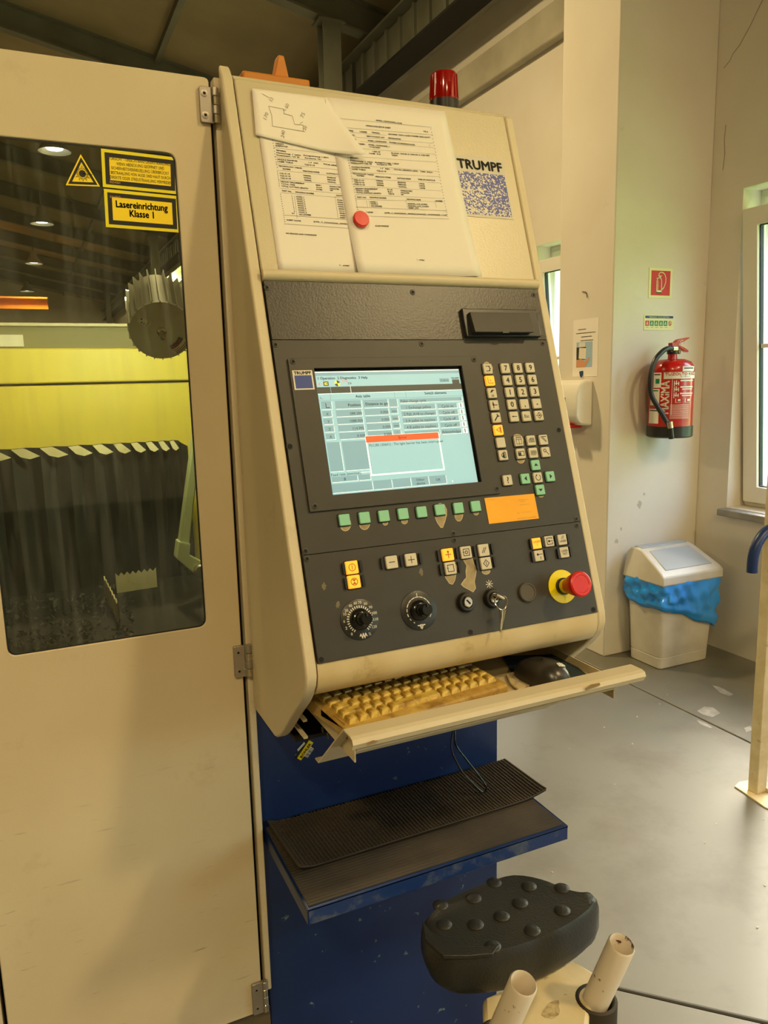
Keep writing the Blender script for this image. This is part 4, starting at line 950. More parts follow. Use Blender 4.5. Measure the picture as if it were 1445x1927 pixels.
# keyboard tray (drawer) of the console
tr = MB().box(.285*S, .640*S, .706*S, 1.0*S, 1.5-.3915*S, 1.5-.3895*S).build('keyboard_tray', IVORY_DIRT, con)
ZTR = 1.5-.3895*S
for x in (.2845, .6415): MB().box(x*S-.001, x*S+.001, .71*S, 1.0*S, 1.5-.406*S, 1.5-.378*S).build('tray_side', IVORY_DIRT, tr)
for p in ((607, 1373), (617, 1385)):
    c = on(*p, 0, .2845*S-.001); inst(SCREW, 'screw', tr, Matrix.Translation(c) @ Vector((-1, 0, 0)).to_track_quat('Z', 'Y').to_matrix().to_4x4())
lip = [(.695, -.380), (.687, -.3765), (.684, -.371), (.6855, -.3675), (.690, -.3662), (.709, -.3662), (.795, -.444), (.806, -.444)]
m = MB(); xr = [.667, .667, .667, .667, .667, .667, .601, .601]; xl = [.2715]*8
for i, (y, z) in enumerate(lip): m.v += [W(xl[i], y, z), W(xr[i], y, z)]
# the apron keeps its full width a little way down before the chamfer
k = len(m.v); mid = (.731, -.386); m.v += [W(.2715, *mid), W(.657, *mid)]
order = [0, 1, 2, 3, 4, 5, k//2, 6, 7]
for a, b in zip(order[:-1], order[1:]): m.f.append((2*a, 2*a+1, 2*b+1, 2*b)); m.m.append(0)
o = m.build('tray_lip', IVORY, tr, smooth=0); sd = o.modifiers.new('thickness', 'SOLIDIFY'); sd.thickness = .0022; sd.offset = 1
SCRAPE = M('scraped_paint', srgb(140, 116, 74), .7)
FLp = Frame(W(0, .6832, 0), (1, 0, 0), (0, 0, 1))
for pts in (((690, 1398), (702, 1393), (711, 1394), (706, 1398), (692, 1402)), ((1101, 1295), (1112, 1288), (1128, 1285), (1130, 1289), (1116, 1294), (1103, 1299))):
    MB().plate(ccw([FLp.px(*p, .003) for p in pts]), FLp, .0030).build('chipped_paint', SCRAPE, tr, smooth=0)
# rails and dark cavity below the bullnose
MB().box(.2645*S, .655*S, .86*S, 1.005*S, 1.5-.445*S, 1.5-.440*S).build('cavity_floor', DARK, con)
MB().box(.2645*S, .655*S, .985*S, 1.005*S, 1.5-.44*S, 1.5-.337*S).build('cavity_back', DARK, con)
for x in (.2665, .6500):
    for z in (-.403, -.425): MB().box(x*S, (x+.005)*S, .83*S, 1.0*S, 1.5+(z-.003)*S, 1.5+z*S).build('drawer_slide', IVORY, con)
m = MB()
for p0, p1 in (((634, 1352), (642, 1362)), ((637, 1362), (647, 1360)), ((641, 1372), (652, 1370))):
    a, b = on(*p0, 2, ZTR), on(*p1, 2, ZTR); m.stroke(lambda x, y, w: Vector((x, y, w)), [(a.x, a.y), ((a.x+b.x)/2+.004, (a.y+b.y)/2+.004), (b.x, b.y)], .0016, ZTR+.0004)
m.build('red_pen_mark', MAGNET, tr, smooth=0)

# ================================================================== BLUE PEDESTAL AND SHELF
ped = thing('blue_pedestal', 'blue painted pedestal with a folded shelf below the console', 'pedestal', tuple(W(.46, 1.08, 0)[:2])+(0,))
MB().box(.2530*S, .6700*S, 1.02*S, 1.02*S+.045, .02, 1.5-.452*S).build('front_sheet', BLUE_CHIP, ped, bevel=.003)
MB().box(.2560*S, .6690*S, 1.02*S-.03, 1.02*S+.06, 0, .02).build('foot_flange', BLUE, ped)
zsh = 1.5-.650*S; ys0 = .8195*S; ys1 = 1.02*S; xs0 = .2575*S; xs1 = .6605*S
shf = MB().box(xs0, xs1, ys0, ys1, zsh-.003, zsh).build('shelf', BLUE, ped)
MB().box(xs0, xs1, ys0, ys0+.003, zsh-.027, zsh).build('front_flange', BLUE_WORN, shf, bevel=.0012)
for x in (xs0, xs1-.003): MB().box(x, x+.003, ys0, ys1, zsh-.027, zsh).build('side_flange', BLUE, shf, bevel=.001)
# fine-ribbed lower mat
m = MB(); n = 34; my0, my1 = ys0+.006, ys1-.008; mx0, mx1 = xs0+.004, xs1-.006
prof_ = []
for i in range(n):
    y = my0+(my1-my0)*i/n; d = (my1-my0)/n; prof_ += [(y, zsh+.0022), (y+d*.55, zsh+.0022), (y+d*.6, zsh+.0014), (y+d*.95, zsh+.0014)]
prof_ = [(my0, zsh+.0002)]+prof_+[(my1, zsh+.0022), (my1, zsh+.0002)]
m.prism(ccw(prof_), lambda y, z, x: Vector((x, y, z)), mx1, mx0)
tag(m.build('rubber_mat', RUBBER, smooth=0), 'thin brown-black ribbed rubber mat lying flat on the blue shelf', 'mat')
# coarse mat on top: a cross-ribbed sheet, both ends curling up
c7 = lambda x, y: (440+x/1.806, 1400+y/1.806)
zm = zsh+.0060
A4 = [on(*c7(*p), 2, zm) for p in ((100, 250), (225, 432), (1060, 172), (900, 42))]      # back-left, front-left, front-right, back-right
def mat_pt(s_, t_):                                               # s along the shelf, t from back to front
    a = A4[0].lerp(A4[3], s_); b = A4[1].lerp(A4[2], s_); p = a.lerp(b, t_)
    p.z = zm+.010*max(0, (s_-.86)/.14)**2*(.2+.8*t_)+.006*max(0, (.07-s_)/.07)**2+.0015*max(0, t_-.9)/.1
    p.y = min(p.y, 1.02*S-.005); return p
NS, NT = 74, 30
m = MB()
for i in range(NS+1):
    for j in range(NT+1): m.v.append(mat_pt(i/NS, j/NT))
for i in range(NS):
    for j in range(NT): a = i*(NT+1)+j; m.f.append((a, a+1, a+NT+2, a+NT+1)); m.m.append(0)
mo = m.build('ribbed_mat', M('mat_groove_shade', srgb(20, 17, 13), .8)); tag(mo, 'coarse ribbed dark rubber mat curling up at its free end', 'mat')  # groove shade put into the colour: base darker than the ribs
sd = mo.modifiers.new('thickness', 'SOLIDIFY'); sd.thickness = .003; sd.offset = -1
m = MB()
for i in range(NS+1):
    L = [mat_pt((i+.5*0)/NS, j/12) for j in range(13)]; wd = .0036
    for j in range(12):
        a, b = L[j], L[j+1]; dx = Vector((wd/2, 0, 0)); up = Vector((0, 0, .0026))
        m.add([a-dx, b-dx, b+dx, a+dx, a-dx*.6+up, b-dx*.6+up, b+dx*.6+up, a+dx*.6+up], [(4, 5, 6, 7), (0, 1, 5, 4), (2, 3, 7, 6), (1, 2, 6, 5), (3, 0, 4, 7)])
for j in range(NT+1):
    L = [mat_pt(i/36, j/NT) for i in range(37)]
    for i in range(36):
        a, b = L[i], L[i+1]; dy = Vector((0, .0010, 0)); up = Vector((0, 0, .0016))
        m.add([a-dy, b-dy, b+dy, a+dy, a-dy*.6+up, b-dy*.6+up, b+dy*.6+up, a+dy*.6+up], [(4, 5, 6, 7), (0, 1, 5, 4), (2, 3, 7, 6)])
tag(m.build('ribs', RUBBER, mo, smooth=0), kind='stuff')
# yellow stick-on label on the pedestal
FPd = Frame((0, 1.02*S, 0), (1, 0, 0), (0, 0, 1))
q2 = lambda x, y: FPd.px(420+x/4.817, 1100+y/4.817, .001)
m = MB(); m.prism(ccw([q2(665, 1570), q2(775, 1408), q2(812, 1430), q2(700, 1588)]), FPd, .0002, .004, 0)
m.prism(ccw([q2(668, 1495), q2(732, 1425), q2(742, 1440), q2(678, 1512)]), FPd, .0002, .002, 1); m.prism(ccw([q2(732, 1555), q2(790, 1466), q2(820, 1488), q2(765, 1568)]), FPd, .0002, .002, 1)
m.text(FPd, 'BOHLER', q2(705, 1570), q2(795, 1440), .0048, .0042, 2, bold=.0003)
for k in range(8):
    a = Vector(q2(740, 1552)).lerp(Vector(q2(792, 1474)), k/8); b = a+(Vector(q2(765, 1563))-Vector(q2(735, 1552)))*.9; m.stroke(FPd, [tuple(a), tuple(b)], .0006+(k % 3)*.0004, .0022, 2)
tag(m.build('label_sticker', [YELLOW, LABELW, INK], smooth=0), 'small yellow and white barcode sticker on the blue pedestal', 'sticker')

# ================================================================== KEYBOARD, MOUSE
zk = ZTR+.0005
kfl = on(676, 1374, 2, zk+.014); kfr = on(957, 1288, 2, zk+.014)
ang = math.atan2(kfr.y-kfl.y, kfr.x-kfl.x); KW = .282; KD = .150
org = Vector((kfr.x, kfr.y, 0))-Vector((math.cos(ang), math.sin(ang), 0))*KW
FK = Frame((org.x, org.y, zk), (math.cos(ang), math.sin(ang), 0), (-math.sin(ang), math.cos(ang), 0))
kb = thing('keyboard', 'grimy yellowed compact keyboard lying on the pulled-out tray', 'keyboard', tuple(FK(KW/2, KD/2)))
cs = [(0, 0), (0, .012), (.004, .0145), (.016, .0155), (KD-.012, .024), (KD, .022), (KD, 0)]
MB().prism(ccw([(a, b) for a, b in cs]), lambda v, h, u: FK(u, v, h), KW, 0).build('case', KBCASE, kb, bevel=.003)
MB().box(.004, .007, .02, KD-.03, .0155, .0185, mp=FK).build('case_ridge', KBCASE, kb)
pit = (KW-.018)/15; rowd = .0186; slope = .0085/(KD-.028)
def kmesh(wd):
    m = MB(); a = wd*pit-.0012; b = rowd-.0012; t = .0024
    v = [(0, 0, 0), (a, 0, 0), (a, b, 0), (0, b, 0), (t, t*1.1, .0072), (a-t, t*1.1, .0072), (a-t, b-t*.6, .0078), (t, b-t*.6, .0078)]
    m.add(v, [(4, 5, 6, 7), (0, 1, 5, 4), (1, 2, 6, 5), (2, 3, 7, 6), (3, 0, 4, 7)]); return m.mesh('key', KBKEY, Vector((0, 0, 0)), 20)
KM = {}
rows = [[1, 1, 1, 1, 5, 1, 1, 1, 1, 1, 1], [2]+[1]*11+[1, 1], [1.5]+[1]*11+[1.5, 1], [1.25]+[1]*12+[1.75], [1]*13+[2], [1]*15]
for r, row in enumerate(rows):
    u = .010; v = .018+r*rowd
    for wd in row:
        if wd not in KM: KM[wd] = kmesh(wd)
        o = inst(KM[wd], 'key', kb, FK.mat(u, v, .0152+slope*(v-.016))); u += wd*pit
# dusty grit and dark pad under the mouse
pad = ccw([(on(*p, 2, ZTR).x, on(*p, 2, ZTR).y) for p in ((945, 1236), (1060, 1232), (1082, 1252), (1088, 1258), (1104, 1271), (1030, 1292), (990, 1290), (965, 1270))])
tag(MB().prism(pad, XYZ, ZTR+.0002, ZTR+.0016).build('mouse_pad', CLOTH, smooth=0), 'torn dark cloth pad under the mouse on the tray', 'mouse pad')
rr = random.Random(5); gp = [(on(*p, 2, ZTR).x, on(*p, 2, ZTR).y) for p in ((952, 1275), (965, 1270), (980, 1284), (1000, 1288), (1001, 1294), (975, 1303), (960, 1292))]
tag(MB().prism(ccw(gp), XYZ, ZTR+.0016, ZTR+.006).build('dust_clump', GRIT, bevel=.0015), 'crumbly beige dust clump between the keyboard and the mouse', 'dust')
mz = ZTR+.0018; mc = on(1020, 1262, 2, mz+.018)
FM = Frame((mc.x, mc.y, mz), (math.cos(.12), math.sin(.12), 0), (-math.sin(.12), math.cos(.12), 0))
ms = thing('computer_mouse', 'black rounded computer mouse half under the console edge', 'mouse', tuple(FM(0, 0)))
m = MB(); N1, N2 = 28, 10; LX, LY, LZ = .033, .052, .037
for j in range(N2+1):
    e = j/N2*PI/2
    for i in range(N1):
        t = 2*PI*i/N1; c, sn = math.cos(t), math.sin(t); sup = lambda q, p: math.copysign(abs(q)**p, q)
        rr_ = math.cos(e)**.62 if j < N2 else .02
        m.v.append(FM(LX*rr_*sup(c, .85), LY*rr_*sup(sn, .85), LZ*math.sin(e)**.9*(1-.10*sn)))
for j in range(N2):
    for i in range(N1): m.f.append((j*N1+i, j*N1+(i+1) % N1, (j+1)*N1+(i+1) % N1, (j+1)*N1+i)); m.m.append(0)
m.f += [tuple(range(N2*N1, N2*N1+N1)), tuple(reversed(range(N1)))]; m.m += [0, 0]
m.build('mouse_body', MOUSEM, ms, smooth=60)
# lettering wrapped on the rear hump
def hump(u, v, w=0):
    k = min(.98, ((abs(u)/LX)**2.35+(abs(v)/LY)**2.35)**(1/2.35)); e = math.acos(max(.02, k)**(1/.62)); return FM(u, v, LZ*math.sin(e)**.9*(1-.10*v/LY/max(k, .1))+.0016)
m = MB(); m.text(hump, 'IBM', (.0015, -.036), (.021, -.036), .0065, 0, 0, bold=.0006); m.build('lettering', WHITEPRINT, ms, smooth=0)
cp = [on(852, 1375, 1, .97*S), on(850, 1410, 1, .96*S), on(868, 1450, 1, .95*S), on(893, 1478, 1, .94*S), on(909, 1491, 1, .935*S), on(915, 1482, 1, .935*S), on(906, 1466, 1, .94*S), on(878, 1430, 1, .955*S), on(858, 1402, 1, .965*S), on(856, 1376, 1, .985*S)]
for p in cp: p.z = max(p.z, zsh+.012)
tag(MB().tube(smooth_path(cp, 6), .0019, 7).build('mouse_cable', BLACKG), 'thin black cable loop hanging from the tray over the mat', 'cable')

# ================================================================== THINGS ON THE CONSOLE
# sheets of paper
def sheet(name, corners, mt, label, curl=None, w0=.0006):
    P = [Vector(FC.px(*c, w0)) for c in corners]; N = 14; m = MB()   # TL TR BR BL
    for i in range(N+1):
        for j in range(N+1):
            s_, t_ = i/N, j/N; p = (P[0].lerp(P[1], s_)).lerp(P[3].lerp(P[2], s_), t_); m.v.append(FC(p.x, p.y, w0+(curl(s_, t_) if curl else 0)))
    for i in range(N):
        for j in range(N): a = i*(N+1)+j; m.f.append((a, a+1, a+N+2, a+N+1)); m.m.append(0)
    o = m.build(name, mt); sd = o.modifiers.new('thickness', 'SOLIDIFY'); sd.thickness = .0002; sd.offset = -1
    return tag(o, label, 'paper', 'papers held on the console')
shL = sheet('paper_sheet', [c3(100, 180), c3(470, 232), c3(563, 907), c3(205, 895)], PAPER, 'printed setup sheet half covered by the second sheet', lambda s_, t_: .0004)
shR = sheet('paper_sheet', [c3(410, 104), c3(955, 170), c3(1115, 922), c3(558, 908)], PAPER, 'printed operators setup sheet held by a red magnet', lambda s_, t_: .0014+.004*max(0, t_-.8)/.2*max(0, .3-s_)/.3+.006*max(0, (s_+t_-1.6)/.4)**2, .0008)
g2 = lambda x, y: (470+x/5.78, 160+y/5.78)
shS = sheet('paper_sheet', [g2(18, 48), g2(832, 152), g2(1225, 832), g2(60, 556)], PAPER2, 'white sheet with a pencilled stepped outline, lower corner curling out', lambda s_, t_: .0028+.016*max(0, (s_-.55)/.45)**2*t_**1.5, .0012)
# print of the sheets
gr = lambda x, y: FC.px(620+x/6.02, 200+y/6.02, .0026); gl_ = lambda x, y: FC.px(480+x/7.225, 260+y/7.225, .0012)
m = MB(); WZ = .0029
def dots(m, cv, a, b, n, wz, sz=.0009):
    A_, B2 = Vector(cv(*a)), Vector(cv(*b))
    for i in range(n+1): p = A_.lerp(B2, i/n); m.rect(FC, p.x-sz/2, p.x+sz/2, p.y-sz/2, p.y+sz/2, wz)
def lines(m, cv, rows_, wz, h):
    for t, a, b in rows_: m.text(FC, t, cv(*a), cv(*b), h, wz, 0, .00012)
for a, b, n in (((125, 140), (1150, 238), 70), ((145, 240), (1165, 325), 70), ((305, 1142), (1325, 1185), 70), ((440, 1245), (1345, 1277), 64)): dots(m, gr, a, b, n, WZ)
for a, b in (((230, 345), (1170, 420)), ((345, 400), (1185, 470)), ((340, 478), (1195, 545)), ((385, 575), (1215, 635)), ((230, 660), (1235, 740)), ((240, 745), (1250, 800)), ((245, 815), (1262, 870)), ((275, 905), (1280, 960)), ((290, 1000), (1295, 1045)), ((295, 1052), (1300, 1085)), ((160, 290), (640, 330))): m.stroke(FC, [gr(*a), gr(*b)], .00025, WZ)
for a, b, n in (((130, 160), (150, 260), 4), ((1148, 258), (1200, 520), 7), ((1205, 555), (1255, 840), 9), ((1262, 880), (1320, 1170), 9), ((208, 580), (285, 975), 13), ((290, 1022), (318, 1168), 6), ((1325, 1205), (1335, 1250), 2)): dots(m, gr, a, b, n, WZ, .0011)
lines(m, gr, [('AP40D_123\\SPAN005_1.K18', (525, 165), (818, 200)), ('OPERATORS SETUP SHEET', (412, 226), (695, 254)), ('V5.6', (1062, 290), (1118, 296)), ('MACHINE:', (172, 275), (272, 288)), ('L3030S', (342, 293), (425, 302)), ('CONTROL:', (480, 303), (575, 315)), ('SIN 840D  MAX. LASER POWER 4000 WATT', (668, 322), (1142, 362)),
               ('OMPANY:', (195, 328), (292, 338)), ('DEVI PATENT KFT', (422, 345), (625, 364)), ('PROGRAMMER:', (668, 367), (812, 382)), ('AME', (262, 380), (303, 385)), ('AP40D_123\\SPAN005', (432, 396), (648, 414)), ('NUMBER OF PROGRAM RUNS:', (676, 416), (970, 445)), ('1', (1128, 452), (1138, 453)),
               ('NUMBER:', (315, 432), (404, 440)), ('AP40D_123\\SPAN005_1', (440, 442), (682, 464)), ('17.06.2021', (446, 466), (580, 478)), ('1.4301-40', (482, 518), (575, 526)), ('14.40  KG', (445, 540), (580, 550)), ('BLANK: 200.00 X 1500.00 X 4.00 MM', (700, 538), (1132, 566)), ('WEIGHT:', (705, 562), (775, 566)),
               ('REMARKS:', (232, 590), (330, 598)), ('Mennyiseg: 1 tabla', (232, 620), (490, 640)), ('Anyagminoseg: 1.4541', (515, 640), (790, 660)), ('Munkaszam: 123 25', (238, 648), (480, 660)), ('Sorszama: 741', (535, 664), (710, 674)),
               ('NOZZLE DIAMETER', (250, 694), (460, 706)), ('1.7  MM', (570, 710), (680, 720)), ('FOCAL LENGTH LENS:   7.500  INCH', (732, 722), (1168, 756)), ('LASER TABLE:', (252, 718), (412, 728)), ('T2D-5118', (535, 738), (642, 746)), ('TECHNOLOGY TABLES:', (262, 768), (505, 784)), ('NUMBER', (308, 792), (395, 798)), ('PIERCING MODE', (522, 804), (695, 816)), ('CUTTING MODE', (765, 822), (922, 832)), ('TYPE OF CONTOUR', (1003, 836), (1198, 848))], WZ, .0021)
for i in range(3):
    y = i*25; lines(m, gr, [('T2D-5118', (272+i*5, 840+y), (390+i*5, 848+y)), ('NORMAL', (530+i*5, 850+y), (608+i*5, 856+y)), (('ENGRAVE', 'REDUCED', 'NORMAL')[i], (773+i*5, 868+y), (865+i*5, 874+y)), ('LARGE', (1012+i*5, 882+y), (1075+i*5, 887+y))], WZ, .0021)
lines(m, gr, [('MEMORY REQUIREMENT', (293, 940), (548, 946)), ('TOTAL TIME:', (300, 962), (450, 968)), ('TOTAL CUTTING LENGTH', (305, 985), (585, 996)), ('8118', (655, 950), (712, 954)), ('8.31', (660, 974), (716, 978)), ('10513', (664, 998), (734, 1002)), ('CHARACTERS', (805, 962), (938, 970)), ('MINUTES', (808, 986), (904, 992)), ('MM', (812, 1008), (840, 1010)),
               ('PART NO.', (312, 1038), (420, 1042)), ('DRAWING NUMBER', (455, 1040), (646, 1048)), ('DRAWING NAME', (876, 1060), (1034, 1068)), ('NUMBER', (1203, 1078), (1282, 1082)), ('NOZZ_1', (462, 1090), (545, 1094)), ('NOZZ_2', (467, 1112), (550, 1116)), ('NO_NUMBER', (472, 1136), (597, 1142)), ('SZAMKI_LV4_8.GEO', (886, 1112), (1110, 1120)), ('SZAMKI_LV4_12.GEO', (890, 1136), (1128, 1144)), ('SHEET_CUT', (896, 1158), (1014, 1163)),
               ('T NAME:', (415, 1206), (495, 1210)), ('S:\\TR...Y_2\\DKRSZAK_AP40D\\LV4\\AP40D_123\\SPAN005_1.TAF', (625, 1215), (1330, 1242)), ('RS AND WARNINGS!', (520, 1362), (672, 1366)), ('1. oldal', (985, 1742), (1075, 1750))], WZ, .0021)
for x0, x1 in ((418, 424), (445, 452), (862, 878), (1192, 1205)): m.stroke(FC, [gr(x0, 1070), gr(x1+6, 1150)], .0003, WZ)
tag(m.build('print', INK_SOFT, shR, smooth=0), kind='stuff')
m = MB(); WZ = .0013
for a, b, n in (((385, 1045), (1240, 1108), 60), ((402, 1166), (1265, 1225), 60)): dots(m, gl_, a, b, n, WZ)
for a, b in (((248, 128), (1085, 222)), ((262, 255), (1095, 330)), ((278, 345), (1130, 430)), ((290, 435), (1135, 520)), ((315, 565), (1155, 635)), ((330, 680), (1175, 755)), ((340, 740), (1190, 812))): m.stroke(FC, [gl_(*a), gl_(*b)], .00025, WZ)
for a, b, n in (((238, 30), (300, 400), 10), ((302, 460), (330, 650), 7), ((345, 765), (388, 1020), 8), ((393, 1075), (404, 1136), 2)): dots(m, gl_, a, b, n, WZ, .0011)
lines(m, gl_, [('WEIGHT:', (275, 82), (395, 94)), ('SHEETSTOP:', (277, 110), (448, 128)), ('REMARKS:', (285, 172), (422, 190)), ('Mennyiseg: 1 tabla', (288, 205), (620, 242)), ('Anyagminoseg: 1.4541', (655, 240), (1005, 275)), ('Munkaszam: 123 25', (292, 238), (605, 270)), ('Sorszama: 741', (675, 275), (905, 300)), ('NOZZLE DIAMETER', (302, 295), (577, 322)), ('1.7  MM', (722, 340), (860, 352)), ('FOCAL LENG', (930, 360), (1110, 382)),
               ('LASER TABLE:', (305, 325), (520, 345)), ('T2D-5118', (672, 368), (812, 380)), ('TECHNOLOGY TABLES:', (318, 385), (640, 418)), ('NUMBER', (375, 425), (485, 436)), ('PIERCING MODE', (650, 455), (875, 475)), ('CUTTING M', (968, 488), (1130, 500)), ('MEMORY REQUIREMENT', (348, 598), (672, 628)), ('TOTAL TIME:', (355, 630), (548, 648)), ('TOTAL CUTTING LENGTH', (358, 660), (722, 694)),
               ('20651', (822, 645), (906, 652)), ('16.64', (826, 675), (910, 682)), ('37780', (830, 705), (916, 712)), ('CHARACTER', (1012, 665), (1165, 676)), ('MINUTES', (1018, 695), (1142, 704)), ('MM', (1022, 720), (1058, 722)), ('PART NO.', (366, 722), (500, 738)), ('DRAWING NUMBER', (550, 742), (802, 765)), ('DRAW', (1103, 788), (1185, 794)), ('SHEET NAME:', (428, 1120), (628, 1136)), ('S:\\TR...Y_2\\DKRSZAK_AP40D', (795, 1145), (1255, 1178)), ('NO ERRORS AND WARNINGS!', (418, 1302), (838, 1330)), ('1. oldal', (1142, 1735), (1282, 1742))], WZ, .0021)
for i in range(3): lines(m, gl_, [('T2D-5118', (332+i*6, 488+i*32), (475+i*6, 496+i*32)), ('NORMAL', (657+i*6, 515+i*31), (762+i*3, 525+i*31)), (('ENGRAVE', 'REDUCED', 'NORMAL')[i], (978+i*5, 540+i*31), (1098+i*2, 552+i*31))], WZ, .0021)
for i in range(8): lines(m, gl_, [('NOZZ_%d' % (i+1), (560+i*5, 805+i*30), (668+i*5, 812+i*30)), (('CS10A', 'LPN0', 'KONTR', 'KOPNU', 'AP40D', 'CS121', 'AP40D', 'AP40D')[i], (1112+i*6, 848+i*30), (1190+i*6, 856+i*30)), ('%d' % (i+1), (495+i*5, 795+i*30), (505+i*5, 796+i*30))], WZ, .0021)
lines(m, gl_, [('NO_NUMBER', (600, 1045), (762, 1056)), ('101', (495, 1030), (540, 1034)), ('SHEET', (1152, 1088), (1235, 1094))], WZ, .0021)
for x0, x1 in ((535, 570), (1085, 1128)): m.stroke(FC, [gl_(x0, 785), gl_(x1, 1090)], .0003, WZ)
tag(m.build('print', INK_SOFT, shL, smooth=0), kind='stuff')
m = MB(); gs = lambda x, y: FC.px(470+x/5.78, 160+y/5.78, .0042); WZ = .0044
for p in ([(205, 230), (370, 262), (372, 312), (460, 335), (488, 428), (580, 436), (582, 502)], [(205, 230), (238, 330), (248, 448), (600, 508)], [(135, 95), (215, 140)], [(818, 158), (852, 350), (800, 320)], [(545, 420), (575, 402)], [(365, 275), (395, 272)]): m.stroke(FC, [gs(*q) for q in p], .0007, WZ)
for t, a, b, h in (('13', (238, 190), (262, 150), .0052), ('60', (410, 262), (432, 215), .0052), ('75', (582, 365), (605, 310), .0055), ('170', (175, 390), (205, 310), .005), ('240', (372, 580), (385, 500), .0052), ('20', (605, 500), (625, 455), .0045), ('45 fuv', (885, 660), (858, 470), .005)): m.text(FC, t, gs(*a), gs(*b), h, WZ)
o = m.build('pencil_sketch', PENCIL, shS, smooth=0)
u, v = FC.px(679, 413, .006)
tag(MB().lathe([(.0120, 0), (.0128, .0012), (.0128, .006), (.0118, .0072), (.0001, .0074)], FC(u, v, .0032), FC.N, 32).build('round_magnet', MAGNET), 'round red magnet pinning the printed sheets', 'magnet')
# amber card taped to the panel
cq = ccw([FC.px(*cB(*p), .0035) for p in ((167, 1592), (668, 1547), (717, 1797), (215, 1852))])
m = MB(); m.prism(cq, FC, .0032, .0038, 0)
for a, b in (((510, 1612), (615, 1605)), ((530, 1628), (575, 1625)), ((525, 1660), (625, 1652)), ((500, 1745), (520, 1740)), ((540, 1735), (640, 1728)), ((500, 1800), (690, 1780)), ((195, 1612), (270, 1604))):
    A_, B2 = Vector(FC.px(*cB(*a), .0039)), Vector(FC.px(*cB(*b), .0039)); n = max(3, int((B2-A_).length/.0016))
    m.stroke(FC, [tuple(A_.lerp(B2, i/n)+Vector((0, .0007 if i % 2 else -.0007))) for i in range(n+1)], .0004, .0039, 1)
tag(m.build('amber_card', [CARD, KBCASE], smooth=0), 'blank amber card taped below the arrow keys', 'card')
# keys hanging in the right-hand key switch
kk = thing('key_ring', 'small steel keys on a ring hanging from the key switch', 'keys', tuple(FC(*FC.px(*ccC(1312, 505), .02), .02)))
kx = lambda x, y, w=.022: FC(*FC.px(*ccC(x, y), w), w)
MB().box(-.0011, .0011, -.007, .007, .0138, .024, mp=fk.sub(.001, .001, .9)).build('key_in_lock', NICKEL, kk)
d0, d1 = kx(1340, 478, .026), kx(1398, 508, .026); MB().tube([d0, d0.lerp(d1, .5), d1], [.0026, .003, .0022], 8).build('key_bow', NICKEL, kk)
rc = kx(1378, 540, .024); rad = (kx(1424, 540, .024)-rc).length
MB().tube([rc+(FC.U*math.cos(t)+FC.V*math.sin(t))*rad+FC.N*.002*math.sin(2*t) for t in [2*PI*i/28 for i in range(29)]], .0009, 6).build('split_ring', NICKEL, kk)
for pts in ([(1375, 590), (1380, 640), (1372, 700), (1370, 762)], [(1398, 590), (1392, 650), (1384, 700), (1378, 740)]):
    P = [kx(*p, .021) for p in pts]; m = MB(); m.tube(P, [.0030, .0020, .0012, .0010], 6); m.build('spare_key', NICKEL, kk)
# warning beacon on the console roof
bc = on(832, 175, 1, 1.02*S); zr = 1.5+.385*S-.003; rb_ = (on(857, 175, 1, 1.02*S)-on(808, 175, 1, 1.02*S)).length/2*.97; ztop = on(832, 141, 1, 1.02*S).z
bt = thing('warning_beacon', 'red ribbed warning beacon on top of the console', 'beacon', (bc.x, 1.015*S, zr))
hb = ztop-zr
MB().lathe([(rb_*1.02, -.012), (rb_*1.02, .006), (.001, .006)], (bc.x, 1.015*S, zr), (0, 0, 1), 28).build('beacon_base', BLACK, bt)
MB().lathe([(rb_*.95, .006), (rb_*.95, .01), (rb_*.90, hb*.9), (rb_*.84, hb*.98), (rb_*.7, hb), (.001, hb)], (bc.x, 1.015*S, zr), (0, 0, 1), 32).build('lens', BEACON, bt)
for k in range(16):
    t = 2*PI*k/16; d = Vector((math.cos(t), math.sin(t), 0)); c = Vector((bc.x, 1.015*S, zr)); tn = Vector((-d.y, d.x, 0))*.0012
    P = [c+d*rb_*.92+Vector((0, 0, .01)), c+d*rb_*1.0+Vector((0, 0, .01)), c+d*rb_*.93+Vector((0, 0, hb*.92)), c+d*rb_*.86+Vector((0, 0, hb*.92))]
    MB().add([p-tn for p in P]+[p+tn for p in P], [(0, 1, 2, 3), (7, 6, 5, 4), (1, 5, 6, 2), (0, 3, 7, 4), (2, 6, 7, 3)]).build('lens_rib', BEACON, bt, smooth=0)

# ================================================================== STANDING SEAT
zS = .66
so = thing('standing_seat', 'worn black half-round padded seat on an ivory bracket with two tubes', 'seat', tuple(on(960, 1760, 2, zS)[:2])+(0,))
top = [(640, 600), (690, 545), (770, 500), (860, 465), (950, 440), (1050, 455), (1130, 487), (1185, 500), (1222, 502), (1238, 530), (1205, 572), (1130, 622), (1030, 668), (930, 700), (820, 715), (725, 712), (662, 660)]
T = [on(*c7(*p), 2, zS) for p in top]; cen = sum(T, Vector())/len(T)
T = smooth_path([*T, T[0]], 3)[:-1]; nT = len(T); m = MB()
for sc_, dz in ((.5, -.0015), (.86, -.001), (.95, 0), (.99, -.006), (1.015, -.018), (1.02, -.050), (.99, -.064), (.93, -.072)):
    for i, p in enumerate(T): q = cen+(p-cen)*sc_; m.v.append(Vector((q.x, q.y, zS+dz+(.0015*math.sin(i*1.7) if .97 < sc_ < 1 else 0))))
m.v.append(Vector((cen.x, cen.y, zS-.002)))
for r in range(7):
    for i in range(nT): m.f.append((r*nT+i, (r+1)*nT+i, (r+1)*nT+(i+1) % nT, r*nT+(i+1) % nT)); m.m.append(0)
ci = len(m.v)-1
for i in range(nT): m.f.append((ci, i, (i+1) % nT)); m.m.append(0)
